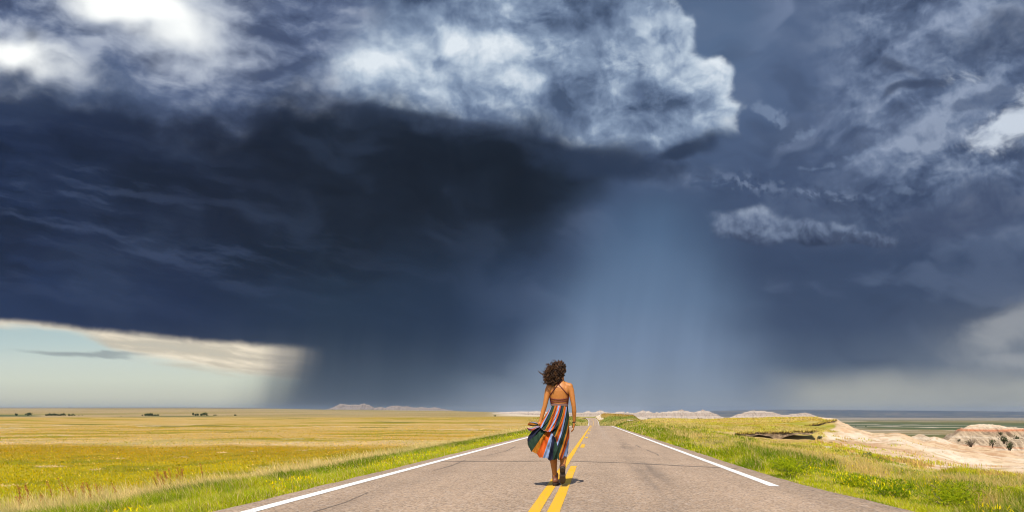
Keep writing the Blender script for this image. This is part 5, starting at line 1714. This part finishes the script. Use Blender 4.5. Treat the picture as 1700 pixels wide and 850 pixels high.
    # a swag pulled up by the hand: the upper cloth hangs over a bellying lower part
    xs = (X - wx(897)) / (wx(931) - wx(897))
    zs = wz(np.interp(np.clip(xs, 0, 1), [0, .25, .5, .8, 1], [711, 718.5, 720.5, 714.5, 706]))
    back = (np.sin(TH) < 0.1) & (xs > -0.05)
    wgt = np.where(back, sstep(xs, 0.0, .12) * sstep(xs, 1.05, .65), 0)
    dz = Zs - zs
    Y = Y - wgt * 0.060 * np.exp(-np.maximum(dz, 0) / .07) * (dz > 0) + wgt * 0.035 * np.exp(-np.maximum(-dz, 0) / .05) * (dz <= 0)
    low = sstep(-dz, -.005, .012) * wgt
    # cross pleats under the swag fan from the hand
    fan = np.arctan2(Zs - wz(712), X - wx(896))
    Y = Y - 0.014 * np.sin(fan * 13 + 1.0) * sstep(np.hypot(Zs - wz(712), X - wx(896)), .04, .2) * sstep(T, .42, .6) * (np.sin(TH) < 0)
    D = zt - Zs
    x0 = X + 0.15 * (np.maximum(D, 0) / .6) ** 1.6
    S = (x0 - .117) / (.0235 * (1 + .75 * D / .6)) + 0.35 * np.sin(drift * 5) * sstep(T, .1, .5)
    zc = wz(np.interp(X, [wx(q) for q in (880, 897, 903, 911, 918, 924, 929, 934)], [708, 711, 716, 719, 720, 728, 748, 790]))
    phi = np.arctan2(Zs - wz(692), X - wx(927))
    S_low = 4.2 * phi + 7.0
    # small creases
    cre = (ridged(X * 9 + Zs * 3, Zs * 4 - X * 2, 61, 3) - .55) * 0.030 * sstep(T, .05, .4)
    Y = Y + cre * (np.sin(TH) < 0) * np.abs(np.sin(TH)) ** .5
    S = np.where((Zs < zc) & (np.sin(TH) < .35), S_low, S)
    S = S + 36
    # waist pulled slightly in, hem curls
    Vv = np.stack([X, Y, Zs], -1).reshape(-1, 3)
    idx = np.arange(nth * nt).reshape(nth, nt)
    i2 = np.roll(idx, -1, 0)
    q = np.stack([idx[:, :-1], i2[:, :-1], i2[:, 1:], idx[:, 1:]], -1)
    # duplicate the seam column so that the stripe coordinate does not wrap across it
    V2 = np.vstack([Vv, Vv[idx[0]]])
    S2 = np.concatenate([S.reshape(-1), S[0]])
    seam = len(Vv) + np.arange(nt)
    q[-1] = np.stack([idx[-1, :-1], seam[:-1], seam[1:], idx[-1, 1:]], -1)
    uv = np.stack([S2, np.zeros_like(S2), np.zeros_like(S2)], 1)
    cloth, g, out = new_mat('striped_cloth')
    sx = g.nt.nodes.new('ShaderNodeSeparateXYZ'); g.nt.links.new(attr(g, 'sheet', 'Vector'), sx.inputs[0])
    fr = g.m('FRACT', g.mul(sx.outputs[0], 1 / 9.0))
    cr = g.nt.nodes.new('ShaderNodeValToRGB'); cr.color_ramp.interpolation = 'CONSTANT'
    g.nt.links.new(fr, cr.inputs[0])
    GRN, NAV, AMB, RST, ORG, BLU = (.012, .030, .018), (.009, .010, .028), (.27, .095, .005), (.14, .022, .006), (.37, .062, .005), (.165, .225, .37)
    seq = [(0, GRN), (.15, AMB), (.235, RST), (.315, ORG), (.375, BLU), (.48, ORG), (.56, NAV), (.66, GRN), (.76, AMB), (.82, ORG), (.895, BLU), (.95, NAV)]
    el = cr.color_ramp.elements
    while len(el) < len(seq):
        el.new(.5)
    for e, (a, c) in zip(el, seq):
        e.position = a; e.color = (*c, 1)
    n = noise3(g, pos(g), 140, 2)
    d = principled(g, out, brightness(g, cr.outputs[0], g.mad(n, .35, .83)), 0.85, n, 0.002, 0.4, 0.2)
    sk = mesh_obj('skirt', V2, q.reshape(-1, 4), cloth, parent=root, uv=uv)
    # the handful of cloth sticking out left of the fist
    paths = [([(898.5, 709.5, -.10), (894, 708, -.11), (888, 706.4, -.10), (882, 706.8, -.09), (878.2, 708.6, -.08)], [.015, .034, .042, .036, .012]),
             ([(898.5, 711, -.12), (893, 713, -.135), (886.5, 715.2, -.125), (880, 715.8, -.11), (877.6, 714.2, -.10)], [.015, .030, .036, .030, .010])]
    gv, gf, guv = [], [], []
    for j, (pp, rr_) in enumerate(paths):
        P = np.array([(wx(a), y, wz(b)) for a, b, y in pp])
        tt = np.linspace(0, 1, len(P)); t2 = np.linspace(0, 1, 24)
        P2 = np.stack([np.interp(t2, tt, P[:, k]) for k in range(3)], 1)
        P2 = P2 + 0.0
        r2 = np.interp(t2, tt, rr_)
        sd = 28; b0 = len(gv)
        for i in range(24):
            for k in range(sd):
                w = 2 * math.pi * k / sd
                rr2 = r2[i] * (1 + .22 * math.sin(5 * w + 4 * t2[i] + j))
                gv.append((P2[i, 0], P2[i, 1] + math.cos(w) * rr2 * .8, P2[i, 2] + math.sin(w) * rr2 * .62 + .005 * math.sin(9 * t2[i])))
                guv.append((8.4 * (k / sd if k <= sd / 2 else 1 - k / sd) * 1.3 + 2.2 * t2[i] + 4.6 + 3.1 * j, 0, 0))
        for i in range(23):
            for k in range(sd):
                k2 = (k + 1) % sd
                gf.append([b0 + i * sd + k, b0 + i * sd + k2, b0 + (i + 1) * sd + k2, b0 + (i + 1) * sd + k])
        gf.append([b0 + k for k in range(sd)]); gf.append([b0 + 23 * sd + k for k in range(sd)])
    gm = mesh_obj('gathered_cloth', np.array(gv), gf, cloth, parent=sk, uv=np.array(guv))
    V, Fc = [], []
    loft(V, Fc, [(1.112, 0, .008, .121, .092), (1.114, 0, .008, .1235, .0955), (1.130, 0, .009, .1225, .0925), (1.150, -.001, .010, .1215, .0885), (1.152, -.001, .010, .1175, .085)], 48, False)
    band = mesh_obj('waistband', np.array(V), Fc, plain('brown_elastic', (0.12, 0.065, 0.05), .8, .35, 220, .002), parent=root)
    so = band.modifiers.new('thick', 'SOLIDIFY'); so.thickness = 0.004; so.offset = -1

    # ---- bracelet
    bp = [(.207 + .026 * math.cos(a), .032 + .026 * math.sin(a), .896 + .004 * math.sin(a + 1)) for a in np.linspace(0, 2 * math.pi, 25)]
    tv, tf = tube_mesh([(bp, np.full(25, .0055))], 8)
    mesh_obj('bracelet', tv, tf, plain('dark_beads', (0.025, 0.014, 0.010), .4), parent=root)

    # ---- boots: sole under the heel at the origin, toe along +y
    leather = plain('brown_leather', (0.145, 0.052, 0.022), .5, .35, 25, .002, .4)
    rubber = plain('dark_sole', (0.035, 0.022, 0.015), .7, .3, 50)
    V, Fc = [], []
    limb(V, Fc, [((0, .012, .150), .0455), ((0, .006, .11), .0440), ((0, .010, .078), .0430)])
    limb(V, Fc, [((0, -.012, .072), .0400), ((0, .05, .070), .0390), ((0, .11, .050), .0380), ((0, .165, .036), .0320), ((0, .190, .030), .0250)])
    ball(V, Fc, (0, .10, .045), .04, 14, 9, (1.12, 2.0, .75))
    boot_me = fuse(V, Fc, .005, 5)
    for v in boot_me.vertices:      # flat underside
        v.co.z = max(v.co.z, .020 if v.co.y > .05 else .030)

    def outline(y):
        return np.interp(y, [-.052, -.04, -.01, .03, .07, .12, .16, .19, .212, .216], [.012, .034, .041, .036, .033, .044, .043, .035, .016, .002])
    ys = np.linspace(-.052, .216, 30)
    sv, sf = [], []
    for zf in (0, 1):
        for y in ys:
            lift = np.interp(y, [-.05, .04, .085, .17, .216], [.030, .026, .0, .0, .012])
            for s in (-1, 1):
                sv.append((s * float(outline(y)), y, lift + (.016 if zf else .0)))
    n_ = len(ys)
    for i in range(n_ - 1):
        a, b_, c_, d_ = 2 * i, 2 * i + 1, 2 * i + 3, 2 * i + 2
        o_ = 2 * n_
        sf += [[a, d_, c_, b_], [a + o_, b_ + o_, c_ + o_, d_ + o_], [a, a + o_, d_ + o_, d_], [b_, c_, c_ + o_, b_ + o_]]
    sf += [[0, 1, 1 + 2 * n_, 2 * n_], [2 * n_ - 2, 4 * n_ - 2, 4 * n_ - 1, 2 * n_ - 1]]
    hv, hf = [], []
    loft(hv, hf, [(0, 0, -.010, .031, .034), (.012, 0, -.011, .032, .036), (.031, 0, -.011, .038, .041)], 20)

    def boot(loc, pitch, yaw, roll=0.0):
        bo = bpy.data.objects.new('boot', boot_me); C.objects.link(bo)
        if not boot_me.materials:
            boot_me.materials.append(leather)
        bo.parent = root
        bo.location = loc; bo.rotation_euler = (math.radians(pitch), math.radians(roll), math.radians(yaw))
        mesh_obj('sole', np.array(sv), sf, rubber, parent=bo, smooth=False)
        mesh_obj('heel', np.array(hv), hf, rubber, parent=bo, smooth=False)
        return bo

    boot((-.060, 0.0, 0.001), 0, -7)
    boot((.053, -.225, .228), -66, 2, 0)

    # ---- hair: a dark mass blown to the left, with curls and stray locks
    hair, g, out = new_mat('brown_hair')
    hn = noise3(g, pos(g), 38, 4)
    hc = brightness(g, attr(g, 'tint'), g.mad(hn, 1.0, .5))
    principled(g, out, hc, 0.55, hn, 0.006, 0.8, 0.2)
    V, Fc = [], []
    ball(V, Fc, (.006, .005, 1.655), .088, 18, 12, (1.0, 1.18, 1.22))
    blobs = [(929, 614, 10.8, -.03), (923, 621, 10.0, -.05), (917, 626, 8.8, -.05), (918.5, 634, 7.6, -.06), (912.5, 631, 6.2, -.05), (925.5, 633, 8.0, -.055), (911, 625, 4.6, -.05),
             (914.5, 637.5, 5.2, -.055), (920, 639, 4.6, -.065), (931, 624, 8.0, -.06), (917, 617, 6.2, -.04), (922, 611.5, 6.0, -.03), (910.5, 628, 4.0, -.05), (910, 634, 3.6, -.05), (913, 620, 3.6, -.045)]
    for (a, b_, r, y) in blobs:
        ball(V, Fc, (wx(a), y + .01, wz(b_)), r * PX, 16, 10, (1, .8, 1))
    hm = fuse(V, Fc, .0065, 3)
    co = np.empty(len(hm.vertices) * 3); hm.vertices.foreach_get('co', co); co = co.reshape(-1, 3)
    nr = np.empty(len(hm.vertices) * 3); hm.vertices.foreach_get('normal', nr); nr = nr.reshape(-1, 3)
    # keep the face free of hair
    curl = 0.010 * np.sin(co[:, 0] * 150 + 3 * np.sin(co[:, 2] * 60)) + 0.012 * (ridged(co[:, 0] * 26 + co[:, 1] * 9, co[:, 2] * 22, 5, 3) - .5)
    co = co + nr * curl[:, None]
    face = (co[:, 1] > .055) & (co[:, 2] < 1.70)
    co[face, 1] = .055 + (co[face, 1] - .055) * .05
    Vh = [co]; faces_h = [list(p.vertices) for p in hm.polygons]
    base_c = np.array([.014, .006, .0025]); hi_c = np.array([.10, .040, .010])
    tint = [lerp(base_c[None], hi_c[None], (sstep(fbm(co[:, 0] * 40, co[:, 2] * 40, 7, 3), .5, .75) * .5)[:, None])]
    off = len(co)
    r = np.random.default_rng(5)

    def lock(P0, P1, sag, curl_r, turns, rad, npt=22):
        nonlocal off
        tt = np.linspace(0, 1, npt)
        P0, P1 = np.array(P0), np.array(P1)
        P = P0[None] * (1 - tt[:, None]) + P1[None] * tt[:, None]
        P[:, 2] += sag * np.sin(np.pi * tt)
        ph = r.uniform(0, 6.28)
        e = curl_r * sstep(tt, .05, .5)
        P[:, 2] += e * np.sin(tt * turns * 6.28 + ph); P[:, 1] += e * np.cos(tt * turns * 6.28 + ph); P[:, 0] += .5 * e * np.sin(tt * turns * 6.28 + ph + 1)
        tv, tf = tube_mesh([(P, rad * (1 - .75 * tt ** 1.5))], 5)
        Vh.append(tv); faces_h.extend([[off + i for i in f] for f in tf]); off += len(tv)
        c = lerp(base_c, hi_c, r.random() ** 2.4)
        tint.append(np.repeat(c[None], len(tv), 0))

    for k in range(330):
        a, b_, rr3, y = blobs[r.integers(len(blobs))]
        an = r.uniform(0, 6.28); q_ = rr3 * .85
        s0 = (wx(a + math.cos(an) * q_ * .8), y - .02 - r.random() * .06, wz(b_ + math.sin(an) * q_ * .8))
        ln = r.uniform(3, 8)
        e0 = (s0[0] - ln * PX * r.uniform(.5, 1.15), s0[1] + r.normal(0, .015), s0[2] - ln * PX * r.uniform(-.25, .7))
        if e0[0] > wx(939):
            continue
        lock(s0, e0, r.normal(0, .015), r.uniform(.003, .009), r.uniform(.8, 1.8), r.uniform(.0028, .006))
    for (a, b_, c_, d_, sg, cr_, tn, rd) in [(914, 630, 894.6, 619, -.01, .006, .8, .006), (913, 629, 897.5, 621.5, .0, .008, 1.2, .005), (912, 627, 899, 619.8, .012, .008, 1.0, .004), (917, 616, 906.5, 609.2, .012, .008, 1.2, .006),
                                            (917, 614, 906.8, 614.5, .02, .010, 1.5, .0055), (916, 619, 905, 617, .01, .012, 1.6, .004), (914, 612.5, 909, 610.2, .02, .012, 1.4, .006), (910, 634, 905.5, 639.5, .0, .008, 1.3, .006), (911, 630, 903.5, 627.5, .0, .010, 1.4, .005),
                                            (926, 606, 920, 604.2, .012, .006, 1.0, .004), (924, 608, 914.5, 608.6, .016, .010, 1.3, .006), (913, 640, 907.5, 641, .0, .008, 1.2, .005), (910, 622, 903.5, 623.5, -.006, .010, 1.3, .005), (909, 619, 905.5, 621.5, -.01, .008, 1, .004)]:
        for q in range(3):
            lock((wx(a) + r.normal(0, .006), -.06 + r.normal(0, .02), wz(b_) + r.normal(0, .008)), (wx(c_) + r.normal(0, .008), -.04 + r.normal(0, .02), wz(d_) + r.normal(0, .010)), sg, cr_, tn, rd)
    mesh_obj('hair', np.vstack(Vh), faces_h, hair, parent=root, cols=np.vstack(tint))
    bpy.data.meshes.remove(hm)
    return root


person = build_person()

# ------------------------------------------------------------------ the air between here and the far buttes


def build_haze():
    m = bpy.data.materials.new('thin_air_haze')
    m.use_nodes = True
    nt = m.node_tree
    nt.nodes.clear()
    out = nt.nodes.new('ShaderNodeOutputMaterial')
    v = nt.nodes.new('ShaderNodeVolumePrincipled')
    v.inputs['Color'].default_value = (0.42, 0.53, 0.74, 1)
    v.inputs['Density'].default_value = HAZE_DENSITY
    v.inputs['Anisotropy'].default_value = 0.3
    nt.links.new(v.outputs[0], out.inputs['Volume'])
    me = bpy.data.meshes.new('haze')
    bm = bmesh.new()
    x0, x1, y0, y1, z0, z1 = -17000, 17000, -17000, 17000, HAZE_Z0, HAZE_Z1
    vs = [bm.verts.new(p) for p in ((x0, y0, z0), (x1, y0, z0), (x1, y1, z0), (x0, y1, z0), (x0, y0, z1), (x1, y0, z1), (x1, y1, z1), (x0, y1, z1))]
    for f in ((3, 2, 1, 0), (4, 5, 6, 7), (0, 1, 5, 4), (1, 2, 6, 5), (2, 3, 7, 6), (3, 0, 4, 7)):
        bm.faces.new([vs[i] for i in f])
    bm.to_mesh(me); bm.free()
    me.materials.append(m)
    o = bpy.data.objects.new('haze', me)
    C.objects.link(o)
    tag(o, 'thin blue grey haze over the whole prairie', 'haze', kind='stuff')


_zs = np.empty(len(ground.data.vertices) * 3); ground.data.vertices.foreach_get('co', _zs); _zs = _zs[2::3]
HAZE_Z0 = float(_zs.min()) - 1.0
HAZE_Z1 = max(float(_zs.max()), 76.0) + 6.0
HAZE_DENSITY = 3.6e-5
build_haze()
